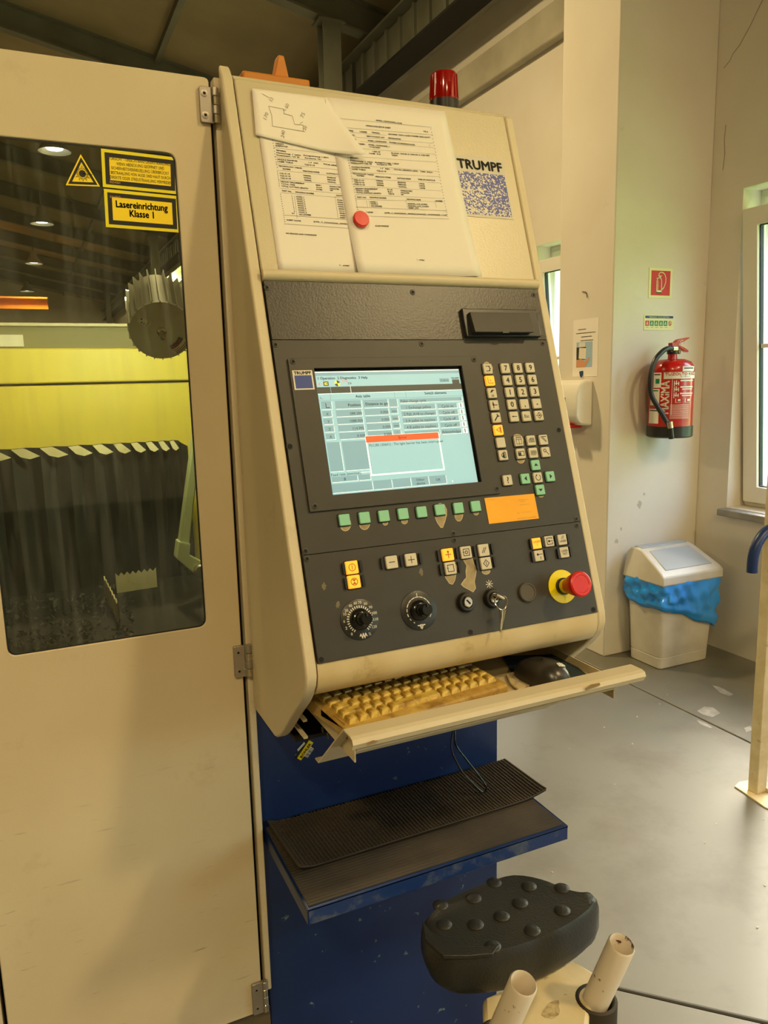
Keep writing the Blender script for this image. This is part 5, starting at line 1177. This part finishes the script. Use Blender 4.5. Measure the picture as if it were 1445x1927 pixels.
m.f.append(tuple(range(7*nT, 8*nT))); m.m.append(0)
a_chk = sum(T[i].x*T[(i+1) % nT].y-T[(i+1) % nT].x*T[i].y for i in range(nT))
if a_chk < 0: m.f = [tuple(reversed(f_)) for f_ in m.f]
cush = m.build('cushion', FOAM, so, smooth=60)
BT = MB().lathe([(.0130, -.003), (.0128, .0002), (.0105, .0018), (.006, .0029), (.0001, .0032)], (0, 0, 0), (0, 0, 1), 16).mesh('button', FOAM, Vector((0, 0, 0)))
for p in ((884, 470), (1003, 482), (1115, 488), (815, 523), (702, 546), (973, 538), (1116, 564), (910, 584), (714, 612), (822, 612), (1014, 632), (880, 686)):
    c = on(*c7(*p), 2, zS); inst(BT, 'button', cush, Matrix.Translation((c.x, c.y, zS-.0005)))
# torn cover edge: a raised flap of the cover over the front left rim
fl_ = [on(*c7(*p), 2, zS+.001) for p in ((640, 600), (668, 640), (760, 690), (860, 690), (905, 680), (880, 715), (800, 722), (712, 722), (650, 665))]
MB().prism(ccw([(p.x, p.y) for p in fl_]), XYZ, zS-.004, zS+.0025).build('torn_cover', FOAM, cush, bevel=.001)
zB = .575
br = [(845, 868), (1160, 735), (1225, 775), (1262, 830), (1275, 870), (1210, 900), (1205, 945), (1150, 1010), (850, 1010)]
MB().prism(ccw([(on(*c7(*p), 2, zB).x, on(*c7(*p), 2, zB).y) for p in br]), XYZ, zB-.03, zB).build('bracket', RUSTIV, so, bevel=.006)
dpx = (1082, 905); dm = on(*c7(*dpx), 2, zB+.0002)
MB().prism([(dm.x+.022*math.cos(t)*(.8+.2*math.sin(3*t)), dm.y+.012*math.sin(t)+.006*math.cos(t)) for t in [2*PI*i/14 for i in range(14)]], XYZ, zB, zB+.0006).build('glue_residue', GRIT, so, smooth=0)
for top_, bot in (((1170, 1777), (1122, 1880)), ((985, 1850), (940, 1950))):
    a, b = on(*bot, 2, zB), on(*top_, 2, zB+.115); d = (a-b).normalized(); r = .0195
    m = MB(); m.lathe([(r*.8, .055), (r*.82, .002), (r*.9, -.001), (r, .002), (r, (a-b).length+.06)], b, d, 24, caps=False); m.build('tube', TUBEW, so)
    MB().lathe([(r*.81, 0), (r*.81, .1), (.0001, .1)], b+d*.055, d, 20).build('tube_bore', DARK, so)
    for s_ in (.35, .62): MB().lathe([(r*1.02, 0), (r*1.02, .0012)], b+d*(a-b).length*s_, d, 24).build('paint_crack', DARK, so) if False else None
    cq_ = a+d*.02
    m = MB(); m.lathe([(.024, -.003), (.027, -.006), (.031, -.004), (.031, .05), (.026, .055), (.024, .05), (.024, -.003)], Vector((a.x, a.y, zB-.004)), (0, 0, -1), 28, caps=False); m.build('clamp_cup', RUBBER, so)
pc = on(1000, 1900, 2, zB)
MB().box(pc.x-.03, pc.x+.03, pc.y-.03, pc.y+.03, .02, zB-.03).build('seat_post', BLACK, so, bevel=.004)
MB().lathe([(.19, 0), (.19, .012), (.17, .02), (.001, .02)], (pc.x, pc.y, 0), (0, 0, 1), 32).build('floor_base', BLACK, so)
MB().box(cen.x-.06, cen.x+.05, cen.y-.05, cen.y+.05, zB, zS-.066).build('cushion_mount', BLACK, so, bevel=.003)

# ================================================================== CORNER: EXTINGUISHER, SIGNS, DISPENSER, BIN, RACK
FPi = Frame((0, YP, 1.5), (1, 0, 0), (0, 0, 1))                    # pilaster front
FPl = Frame((XP, 0, 1.5), (0, -1, 0), (0, 0, 1))                   # pilaster left face, normal -x
ce = lambda x, y: (1180+x/5.35, 480+y/5.35)
q = [FPi.px(*ce(*p), .002) for p in ((222, 128), (455, 135), (448, 435), (215, 432))]
def plate_sign(name, u0, u1, v0, v1, mt, label):
    o = MB().box(u0, u1, v0, v1, 0, .003, mp=FPi).build(name, mt, smooth=0, bevel=0); return tag(o, label, 'sign')
u0, u1, v0_, v1_ = (q[0][0]+q[3][0])/2, (q[1][0]+q[2][0])/2, (q[2][1]+q[3][1])/2, (q[0][1]+q[1][1])/2
sg = plate_sign('fire_sign', u0, u1, v0_, v1_, LUMI, 'red square extinguisher sign with a pale luminous border')
f = FPi.sub((u0+u1)/2, (v0_+v1_)/2); hw, hh = (u1-u0)/2-.014, (v1_-v0_)/2-.013
MB().rect(f, -hw, hw, -hh, hh, .0034).build('red_field', SIGNRED, sg, smooth=0)
m = MB(); L = .0045
m.stroke(f, [(-.026, -.048), (-.026, .010), (-.022, .022), (-.012, .028), (.002, .022), (.006, .010), (.006, -.048), (-.026, -.048)], L, .0038)
m.rect(f, -.026, .006, -.05, -.036, .0038); m.stroke(f, [(-.018, -.036), (-.018, .012)], .003, .0038); m.rect(f, -.012, .0, .026, .036, .0038)
m.stroke(f, [(-.018, .036), (.004, .036)], .004, .0038); m.stroke(f, [(-.030, .024), (-.016, .022)], .003, .0038)
m.stroke(f, [(-.014, .036), (-.014, .046), (-.004, .053), (.012, .053), (.026, .044), (.034, .026), (.033, .004), (.024, -.018), (.012, -.032)], L, .0038)
m.plate(ccw([(.006, -.034), (.020, -.030), (.014, -.022)]), f, .0038)
m.build('extinguisher_pictogram', LUMI, sg, smooth=0)
q = [FPi.px(*ce(*p), .002) for p in ((172, 602), (466, 604), (462, 752), (166, 760))]
u0, u1, v0_, v1_ = (q[0][0]+q[3][0])/2, (q[1][0]+q[2][0])/2, (q[2][1]+q[3][1])/2, (q[0][1]+q[1][1])/2
sg = plate_sign('instruction_sign', u0, u1, v0_, v1_, LUMI, 'narrow instruction sign with one red and four green pictograms')
m = MB(); wd = u1-u0; ht = v1_-v0_; m.rect(FPi, u0+.006, u1-.003, v1_-ht*.22, v1_-ht*.06, .0033, 0)
for i in range(6):
    a = u0+.008+i*(wd-.014)/6; b = a+(wd-.014)/6*.82; m.rect(FPi, a, b, v0_+ht*.28, v0_+ht*.62, .0033, (1, 2, 2, 2, 2, 3)[i]); f = FPi.sub((a+b)/2, v0_+ht*.45)
    if i == 5: m.disc(f, 0, 0, .0125, .0034, 1, 18, .009); m.stroke(f, [(-.007, .007), (.007, -.007)], .003, .0035, 1); m.plate(ccw([(-.003, -.008), (.003, -.008), (.002, .006), (-.002, .006)]), f, .00345, 4)
    else:
        m.stroke(f, [(-.004, -.008), (-.003, .003), (.003, .003), (.004, -.008)], .003, .0035, 3); m.disc(f, .0, .007, .0024, .0035, 3, 8); m.stroke(f, [(-.007, -.004), (.006, -.001)], .002, .0035, 3)
m.text(FPi, 'TEENDO TUZ ESETEN', (u0+.03, v1_-ht*.185), (u1-.03, v1_-ht*.185), ht*.08, .0036, 3)
for i in range(5): m.stroke(FPi, [(u0+.012+i*.032, v0_+ht*.18), (u0+.030+i*.032, v0_+ht*.18)], .0016, .0034, 2)
m.build('pictograms', [NAVY, SIGNRED, GREEN, LUMI, INK], sg, smooth=0)
# extinguisher
ye = YP-.125; re_ = .094
p0, p1 = on(1222+6, 750, 1, ye), on(1294, 750, 1, ye); xe = (p0.x+p1.x)/2+.002; re_ = (p1.x-p0.x)/2*.94
zb0 = on(1258, 822, 1, ye).z; zsh_ = on(1265, 690, 1, ye).z; zn = on(1266, 668, 1, ye).z; zbt = on(1258, 801, 1, ye).z
ex = thing('fire_extinguisher', 'red fire extinguisher with black foot hanging below the red sign', 'fire extinguisher', (xe, ye, zb0))
O = Vector((xe, ye, 0)); Z = Vector((0, 0, 1))
MB().lathe([(re_*.97, zbt-.004), (re_*.97, zsh_-.02), (re_*.94, zsh_), (re_*.82, zsh_+.022), (re_*.55, zsh_+.036), (.024, zn-.02), (.022, zn-.01), (.022, zn+.012), (.001, zn+.012)], O, Z, 40).build('cylinder', EXTRED, ex)
MB().lathe([(re_*.93, zb0), (re_, zb0+.006), (re_, zbt), (re_*.96, zbt+.002)], O, Z, 40).build('black_foot', BLACK, ex)
MB().lathe([(.026, zn+.004), (.028, zn+.008), (.028, zn+.024), (.02, zn+.028), (.001, zn+.028)], O, Z, 20).build('neck_collar', BLACK, ex)
MB().lathe([(.013, 0), (.013, .006), (.001, .007)], (xe+.03, ye-.012, zn+.016), (.4, -1, 0), 14).build('pressure_gauge', NICKEL, ex)
exz = lambda px, py: on(px, py, 1, ye)
def handle(name, pts, mt, y0, y1): return MB().prism(ccw([(exz(*ce(*p)).x, exz(*ce(*p)).z) for p in pts]), XZ, y0, y1).build(name, mt, ex, bevel=.002)
handle('valve_body', [(432, 885), (470, 878), (500, 862), (505, 905), (490, 945), (435, 940)], EXTRED, ye-.014, ye+.014)
handle('squeeze_lever', [(470, 878), (500, 850), (608, 828), (614, 838), (560, 870), (505, 893), (480, 900)], EXTRED, ye-.011, ye+.011)
handle('carry_handle', [(498, 912), (512, 905), (560, 930), (604, 960), (600, 978), (580, 978), (540, 950)], EXTRED, ye-.011, ye+.011)
MB().tube([exz(*ce(535, 885))+(exz(*ce(550, 905))-exz(*ce(535, 885)))*0+Vector((.012*math.cos(t), -.012, .012*math.sin(t))) for t in [2*PI*i/16 for i in range(17)]], .0012, 6).build('pin_ring', NICKEL, ex)
hp = [(430, 945), (370, 945), (310, 985), (255, 1055), (220, 1150), (203, 1270), (212, 1400), (245, 1530), (285, 1650), (298, 1720)]
hps = [exz(*ce(*p)) for p in hp]
for i, p in enumerate(hps): p.y = ye-.02-.07*max(0, (i-6)/3)
MB().tube(smooth_path(hps, 6), .0125, 12).build('hose', BLACK, ex)
MB().tube([hps[0]+Vector((-.006, 0, 0)), hps[0]+Vector((.022, 0, 0))], .014, 12).build('hose_ferrule', NICKEL, ex)
e_ = hps[-1]; MB().tube([e_+Vector((-.006, .0, .026)), e_+Vector((.002, 0, -.006))], .0145, 12).build('hose_nozzle_ring', NICKEL, ex); MB().tube([e_+Vector((.002, 0, -.004)), e_+Vector((.012, 0, -.06))], [.013, .014], 12).build('nozzle', BLACK, ex)
MB().box(xe-.03, xe+.03, ye+.06, YP, zsh_-.1, zsh_-.05).build('wall_bracket', STEEL, ex)
# wrapped labels: angle a (0 faces the camera side -y, positive to +x), z
def cyl(a, z, w=0): return Vector((xe+(re_*.97+.0006+w)*math.sin(a), ye-(re_*.97+.0006+w)*math.cos(a), z))
toA = lambda px, py: (lambda p: (math.asin(max(-.98, min(.98, (p.x-xe)/re_)))*.96+.25, p.z))(exz(*ce(px, py)))
def wrap_rect(m, a0, a1, z0, z1, k, w=0, n=8):
    v = [cyl(a0+(a1-a0)*i/n, z, w) for i in range(n+1) for z in (z0, z1)]; m.add(v, [(2*i, 2*i+2, 2*i+3, 2*i+1) for i in range(n)], k)
zz = lambda py: exz(*ce(440, py)).z
AA = lambda cx: -.79+math.asin(max(-.99, min(.99, (cx-443)/186)))
CYL = lambda a, z, w: cyl(a, z, w)
m = MB(); wrap_rect(m, AA(380), AA(626), zz(1245), zz(1180), 0)
m.text(CYL, 'TUZOLTO KESZ', (AA(392), zz(1210)), (AA(622), zz(1210)), .012, .0006, 1, bold=.0008)
m.text(CYL, 'ABC POROLTO', (AA(508), zz(1230)), (AA(592), zz(1230)), .005, .0006, 2)
m.build('title_label', [LABELW, EXTRED, INK], ex, smooth=60)
m = MB(); am = AA(428)
m.text(lambda z, a, w: cyl(am-a/re_, z, w), 'MAXIMA', (zz(1592), 0), (zz(1265), 0), .040, .0008, 0, bold=.0014)
m.text(lambda z, a, w: cyl(am-a/re_, z, w), 'GB', (zz(1640), .012), (zz(1605), .012), .02, .0008, 0)
for i in range(12): wrap_rect(m, AA(440), AA(590), zz(1500+i*12)-.0012, zz(1500+i*12)+.0004, 0, .0004)
for i in range(3):
    y = (1262, 1325, 1388)[i]; wrap_rect(m, AA(515), AA(612), zz(y)-.004, zz(y)+.002, 0, .0004)
    if i: wrap_rect(m, AA(530), AA(608), zz(y+22)-.003, zz(y+22)+.002, 0, .0004)
    c = zz(1290+i*58); wrap_rect(m, AA(464), AA(470), c-.014, c+.012, 0, .0004); wrap_rect(m, AA(480), AA(486), c-.008, c+.014, 0, .0004); wrap_rect(m, AA(464), AA(505), c-.002, c+.001, 0, .0004); wrap_rect(m, AA(498), AA(503), c-.01, c+.008, 0, .0004)
for x in (480, 555): wrap_rect(m, AA(x), AA(x+44), zz(1480), zz(1478), 0, .0004); wrap_rect(m, AA(x), AA(x+5), zz(1480), zz(1440), 0, .0004); wrap_rect(m, AA(x+20), AA(x+40), zz(1465), zz(1445), 0, .0004)
wrap_rect(m, AA(448), AA(452), zz(1600), zz(1250), 0, .0004)
m.build('front_print', [LABELW], ex, smooth=60)
for nm, xa, xb, ya, yb in (('inspection_tag', 300, 362, 1182, 1330), ('inspection_tag', 278, 352, 1342, 1505), ('inspection_tag', 272, 350, 1540, 1685), ('serial_label', 528, 618, 1125, 1172)):
    a0, a1 = AA(xa), AA(xb); d_ = (a1-a0); m = MB(); wrap_rect(m, a0, a1, zz(yb), zz(ya), 0, .0002); wrap_rect(m, a0+.08*d_, a1-.12*d_, zz(ya)-.012, zz(ya)-.006, 2 if ya == 1342 else 1, .0005)
    if ya == 1182: wrap_rect(m, a0+.3*d_, a1-.2*d_, zz(yb)+.02, zz(ya)-.03, 2, .0005)
    m.build(nm, [LABELW, INK_SOFT, GREEN], ex, smooth=60)
# dispenser and notice on the pilaster's side
cp_ = lambda x, y: (1000+x/4.1, 430+y/4.1)
q = [FPl.px(*p, .001) for p in ((1079, 603), (1126, 597), (1124, 708), (1077, 709))]
u0, u1, v0_, v1_ = (q[0][0]+q[3][0])/2, (q[1][0]+q[2][0])/2, (q[2][1]+q[3][1])/2, (q[0][1]+q[1][1])/2
po = tag(MB().box(u0, u1, v0_, v1_, .0002, .0014, mp=FPl).build('notice_sheet', PAPER, smooth=0), 'white notice with a hand picture above the soap dispenser', 'notice')
m = MB(); cu = (u0+u1)/2
for i, (a, b) in enumerate(((-.28, .02), (-.36, .38), (-.16, .24), (-.18, .30))): m.rect(FPl, cu+a*.21, cu+b*.21, v1_-.052-i*.0195-.002, v1_-.052-i*.0195+.0016, .0018, 0)
m.build('print', INK_SOFT, po, smooth=0)
m = MB()
pa, pb, pc2, pd = FPl.px(*cp_(348, 878), .0015), FPl.px(*cp_(470, 872), .0015), FPl.px(*cp_(468, 1068), .0015), FPl.px(*cp_(346, 1072), .0015)
iu0, iu1, iv0, iv1 = (pa[0]+pd[0])/2, (pb[0]+pc2[0])/2, (pc2[1]+pd[1])/2, (pa[1]+pb[1])/2; iw, ih = iu1-iu0, iv1-iv0
m.rect(FPl, iu0, iu1, iv0, iv1, .0018, 1); m.rect(FPl, iu0, iu0+iw*.6, iv0+ih*.3, iv0+ih*.8, .0020, 3); m.plate(ccw([(iu0+iw*.15, iv0+ih*.35), (iu0+iw*.6, iv0+ih*.32), (iu0+iw*.62, iv0+ih*.75), (iu0+iw*.18, iv0+ih*.78)]), FPl, .0022, 2)
m.rect(FPl, iu0+iw*.15, iu0+iw*.55, iv0+ih*.8, iv0+ih*.98, .0021, 2)
m.plate(ccw([(iu0, iv0), (iu0+iw*.55, iv0), (iu0+iw*.75, iv0+ih*.2), (iu0+iw*.85, iv0+ih*.4), (iu0+iw*.72, iv0+ih*.36), (iu0+iw*.55, iv0+ih*.22), (iu0+iw*.3, iv0+ih*.34), (iu0, iv0+ih*.28)]), FPl, .0024, 4)
m.build('picture', [INK_SOFT, PALEBLUE, LABELW, RUBBER, SKIN], po, smooth=0)
yd0, yd1 = 3.205, 3.43; zd1 = 1.5-.022; zd0 = 1.5-.262
dp = thing('soap_dispenser', 'white wall soap dispenser under the notice on the pilaster', 'dispenser', (XP-.05, (yd0+yd1)/2, zd0))
bod = [(XP, zd1), (XP-.05, zd1), (XP-.085, zd1-.014), (XP-.108, zd1-.07), (XP-.110, zd0+.06), (XP-.095, zd0+.03), (XP-.06, zd0+.004), (XP, zd0)]
MB().prism(ccw(bod), XZ, yd0, yd1).build('cover', PVC, dp, bevel=.012, seg=3)
MB().box(XP-.1, XP-.02, yd0+.06, yd1-.06, zd0-.012, zd0+.006).build('outlet', RED, dp, bevel=.003)
MB().box(XP-.113, XP-.108, yd0+.09, yd1-.09, zd0+.1, zd0+.15).build('level_window', GREYCAP, dp)
u, v = FPl.px(*cp_(383, 1128), .004); hk = MB(); hk.prism([(u-.014, v+.012), (u-.012, v+.018), (u+.014, v+.02), (u+.013, v), (u+.002, v-.016), (u-.008, v-.008)][::-1], FPl, .0016, .007)
tag(hk.build('blue_pin', NAVY, bevel=.002), 'small blue pin holding the notice above the dispenser', 'pin')
# waste bin
bn_ = thing('waste_bin', 'grey swing-lid waste bin standing in the corner', 'bin', (2.98, 2.90, 0))
bx0, bx1, by0, by1 = 2.812, 3.148, 2.785, 3.005
zr_ = on(1242, 1100, 1, by0-.02).z                                 # lower edge of the lid
def loft(rects, rr_=.03, n=4):
    m = MB(); L = None
    for x0, x1, y0, y1, z in rects:
        lp_ = rrect(x0, x1, y0, y1, rr_, n); L = len(lp_); m.v += [Vector((a, b, z)) for a, b in lp_]
    k = len(rects)
    for r in range(k-1):
        for i in range(L): m.f.append((r*L+i, r*L+(i+1) % L, (r+1)*L+(i+1) % L, (r+1)*L+i)); m.m.append(0)
    m.f += [tuple(reversed(range(L))), tuple(range((k-1)*L, k*L))]; m.m += [0, 0]; return m
loft([(bx0+.006, bx1-.006, by0+.006, by1-.006, 0), (bx0, bx1, by0, by1, .006), (bx0-.002, bx1+.002, by0-.002, by1+.002, .058), (bx0+.001, bx1-.001, by0+.001, by1-.001, .060), (bx0+.001, bx1-.001, by0+.001, by1-.001, .063), (bx0-.002, bx1+.002, by0-.002, by1+.002, .065), (bx0-.022, bx1+.024, by0-.020, by1+.014, zr_+.005)], .022).build('bin_body', BINGREY, bn_)
e = .012; lx0, lx1, ly0, ly1 = bx0-.026-e, bx1+.030+e, by0-.026-e, by1+.018+e
zl1 = on(1275, 1016, 1, by1).z
lidp = [(ly0, zr_-.012), (ly0, zr_+.035), (ly0+.02, zr_+.052), (ly1-.11, zl1-.01), (ly1-.07, zl1), (ly1-.02, zl1-.004), (ly1, zl1-.03), (ly1, zr_-.012)]
sl0, sl1 = Vector((0, ly0+.02, zr_+.052)), Vector((0, ly1-.11, zl1-.01))
m = MB(); k = len(lidp); ins = [0, 0, .004, .030, .034, .034, .026, 0]
for s_ in (0, 1):
    for (y, z), i_ in zip(lidp, ins): m.v.append(Vector(((lx0+i_) if s_ == 0 else (lx1-i_), y, z)))
for i in range(k): a, b = i, (i+1) % k; m.f.append((a, b, b+k, a+k)); m.m.append(0)
m.f += [tuple(reversed(range(k))), tuple(range(k, 2*k))]; m.m += [0, 0]
m.build('lid', BINGREY, bn_, bevel=.008, seg=3)
dv = (sl1-sl0).normalized(); nrm = Vector((0, -dv.z, dv.y)); Fl = Frame(Vector(((lx0+lx1)/2, sl0.y, sl0.z)), (1, 0, 0), dv); Ls = (sl1-sl0).length
MB().prism(ccw([(-.160, .016), (.160, .016), (.138, Ls-.006), (-.138, Ls-.006)]), Fl, -.004, .004).build('swing_flap', BINFLAP, bn_, bevel=.004)
MB().box(lx0+.05, lx1-.05, ly1-.085, ly1-.03, zl1-.006, zl1+.003).build('lid_top_panel', BINFLAP, bn_, bevel=.003)
# blue bag folded over the rim
rnd = random.Random(11); m = MB(); NB, NR = 140, 20
per = []
bl0, bl1, bm0, bm1 = bx0-.032, bx1+.036, by0-.032, by1+.024
lp_ = rrect(bl0, bl1, bm0, bm1, .03, 6)
def along(t):
    n = len(lp_); L = [(Vector(lp_[(i+1) % n])-Vector(lp_[i])).length for i in range(n)]; tot = sum(L); d = t*tot
    for i in range(n):
        if d <= L[i]: return Vector(lp_[i]).lerp(Vector(lp_[(i+1) % n]), d/L[i])
        d -= L[i]
    return Vector(lp_[0])
cb = Vector(((bl0+bl1)/2, (bm0+bm1)/2))
ztop_ = zr_+.004
for i in range(NB):
    p = along(i/NB); s_ = (p.x-bl0)/(bl1-bl0); fr = (p.y-bm0)/(bm1-bm0)
    # the hem hangs lowest at the right front corner
    drop = .150+.155*max(0, s_-.12)*(1-.3*fr)+.006*math.sin(i*.31)
    n_ = (p-cb).normalized()
    for j in range(NR+1):
        t = j/NR; z = ztop_-drop*t
        wr = .007*math.sin(i*.33+t*6)+.006*math.sin(i*.71-t*9)+.005*math.sin(i*.22+t*15)+.004*math.sin(i*1.3+t*4)
        off = (.010+wr)*math.sin(PI*min(1, t*1.05)*.9+.15)+(-.012*t)+(.008 if t > .78 and t < .95 else 0)
        m.v.append(Vector((p.x+n_.x*off, p.y+n_.y*off, z)))
for i in range(NB):
    for j in range(NR): a, b = i*(NR+1)+j, ((i+1) % NB)*(NR+1)+j; m.f.append((a, a+1, b+1, b)); m.m.append(0)
o = m.build('bin_bag', BAG, smooth=80, org=Vector((2.98, 2.9, zr_-.2))); tag(o, 'crumpled blue plastic bag folded over the rim of the waste bin', 'bag')
sd = o.modifiers.new('thickness', 'SOLIDIFY'); sd.thickness = .0006
# ivory rack at the right with a blue handle
rp = on(1424, 1488, 2, .006); xr0, yr0 = rp.x, rp.y
rk = thing('steel_rack', 'chipped ivory steel rack frame with rungs and a blue curved handle', 'rack', (xr0, yr0, 0))
MB().box(xr0-.024, xr0+.024, yr0-.02, yr0+.02, .006, 1.35).build('upright', RUSTIV, rk, bevel=.003)
MB().box(xr0+.50, xr0+.548, yr0-.02, yr0+.02, .006, 1.35).build('upright', RUSTIV, rk, bevel=.003)
fp = ccw([(on(*p, 2, 0).x, on(*p, 2, 0).y) for p in ((1382, 1482), (1390, 1474), (1409, 1471), (1425, 1478), (1462, 1505), (1458, 1528), (1440, 1522), (1400, 1494))])
MB().prism(fp, XYZ, 0, .006).build('foot_plate', RUSTIV, rk, bevel=.001)
MB().prism([(a+.524, b) for a, b in fp], XYZ, 0, .006).build('foot_plate', RUSTIV, rk, bevel=.001)
MB().tube([Vector((xr0+.02, yr0-.02, .012)), Vector((xr0+.5, yr0-.02, .012))], .011, 10).build('bottom_rail', RUSTIV, rk)
for py in (1308, 1375, 1440):
    z = on(1437, py, 1, yr0).z; MB().tube([Vector((xr0+.02, yr0, z)), Vector((xr0+.505, yr0, z))], .0095, 10).build('rung', RUSTIV, rk)
for py in (1180, 1085, 1000): z = on(1437, py, 1, yr0).z; MB().tube([Vector((xr0+.02, yr0, z)), Vector((xr0+.505, yr0, z))], .0095, 10).build('rung', RUSTIV, rk)
hb_ = [on(*p, 1, yr0-.045) for p in ((1415, 1077), (1417, 1050), (1424, 1025), (1437, 1005), (1455, 993), (1480, 986), (1510, 982))]
MB().tube(smooth_path(hb_, 6), .0175, 14).build('blue_handle', BLUE, rk)
MB().box(hb_[-1].x-.02, hb_[-1].x+.02, yr0-.05, yr0+.01, hb_[-1].z-.012, hb_[-1].z+.012).build('handle_clamp', RUSTIV, rk)

# ================================================================== SMALL MARKS OF THE PLACE
STAIN = M('white_paint_stain', srgb(158, 156, 148), .6, var=srgb(134, 131, 121), vs_=30)
SCUFF = M('wall_scuff', srgb(186, 180, 168), .9)
CRACKM = M('plaster_crack_line', srgb(120, 104, 76), .9)
rnd = random.Random(21)
for pts in (((1340, 1290), (1352, 1292), (1368, 1300), (1380, 1307), (1372, 1310), (1355, 1304)), ((1312, 1338), (1325, 1330), (1342, 1332), (1355, 1342), (1340, 1350), (1322, 1345)), ((1311, 1355), (1325, 1360), (1341, 1369), (1336, 1370), (1318, 1363)), ((1400, 1370), (1412, 1366), (1416, 1374), (1404, 1378))):
    MB().plate(ccw([tuple(on(*p, 2, 0)[:2]) for p in pts]), XYZ, .0006).build('floor_stain', STAIN, fl, smooth=0)
m = MB()
for i in range(22):
    p = on(rnd.uniform(960, 1440), rnd.uniform(1290, 1800), 2, .001); r = rnd.uniform(.0015, .0035)
    m.lathe([(r, 0), (r*.8, r*.7), (r*.2, r)], p, (0, 0, 1), 5)
tag(m.build('floor_crumbs', LABELW, smooth=0, org=Vector((2, 2, 0))), 'tiny pale crumbs and chips scattered on the concrete floor', 'crumbs', kind='stuff')
FWr = Frame((XW, 0, 1.5), (0, -1, 0), (0, 0, 1))
wr_ = bpy.data.objects['wall_right']
for pts in (((1445, -20), (1425, 20), (1412, 48), (1400, 70), (1392, 85), (1380, 100), (1373, 115), (1362, 128)), ((1366, 235), (1363, 262), (1364, 290), (1360, 320))):
    MB().stroke(FWr, [FWr.px(*p) for p in pts], .003, .0006).build('plaster_crack', CRACKM, wr_, smooth=0)
pil_ = bpy.data.objects['wall_pilaster']
for cx, cy, sx, sy in ((1203, 950, 12, 18), (1160, 1018, 8, 14), (1212, 930, 6, 8), (1168, 995, 5, 8)):
    for k in range(4):
        q = [FPi.px(cx+rnd.gauss(0, sx*.5)+sx*.3*math.cos(t)*rnd.uniform(.3, 1), cy+rnd.gauss(0, 1)+sy*.3*math.sin(t)*rnd.uniform(.3, 1)+k*3-6) for t in [2*PI*i/9 for i in range(9)]]
    q = [FPi.px(cx+sx*.55*math.cos(t)*rnd.uniform(.35, 1), cy+sy*.55*math.sin(t)*rnd.uniform(.35, 1)) for t in [2*PI*i/12 for i in range(12)]]
    MB().plate(ccw(q), FPi, .0006).build('scuff_mark', SCUFF, pil_, smooth=0)
hk_ = [FPl.px(*cp_(*p), .004) for p in ((395, 488), (420, 490), (428, 505), (432, 535))]
tag(MB().tube([FPl(*hk_[0], 0)]+[FPl(a, b, .006) for a, b in hk_], .0022, 6).build('wall_hook', BARK), 'small bent wire hook in the pilaster above the notice', 'hook')
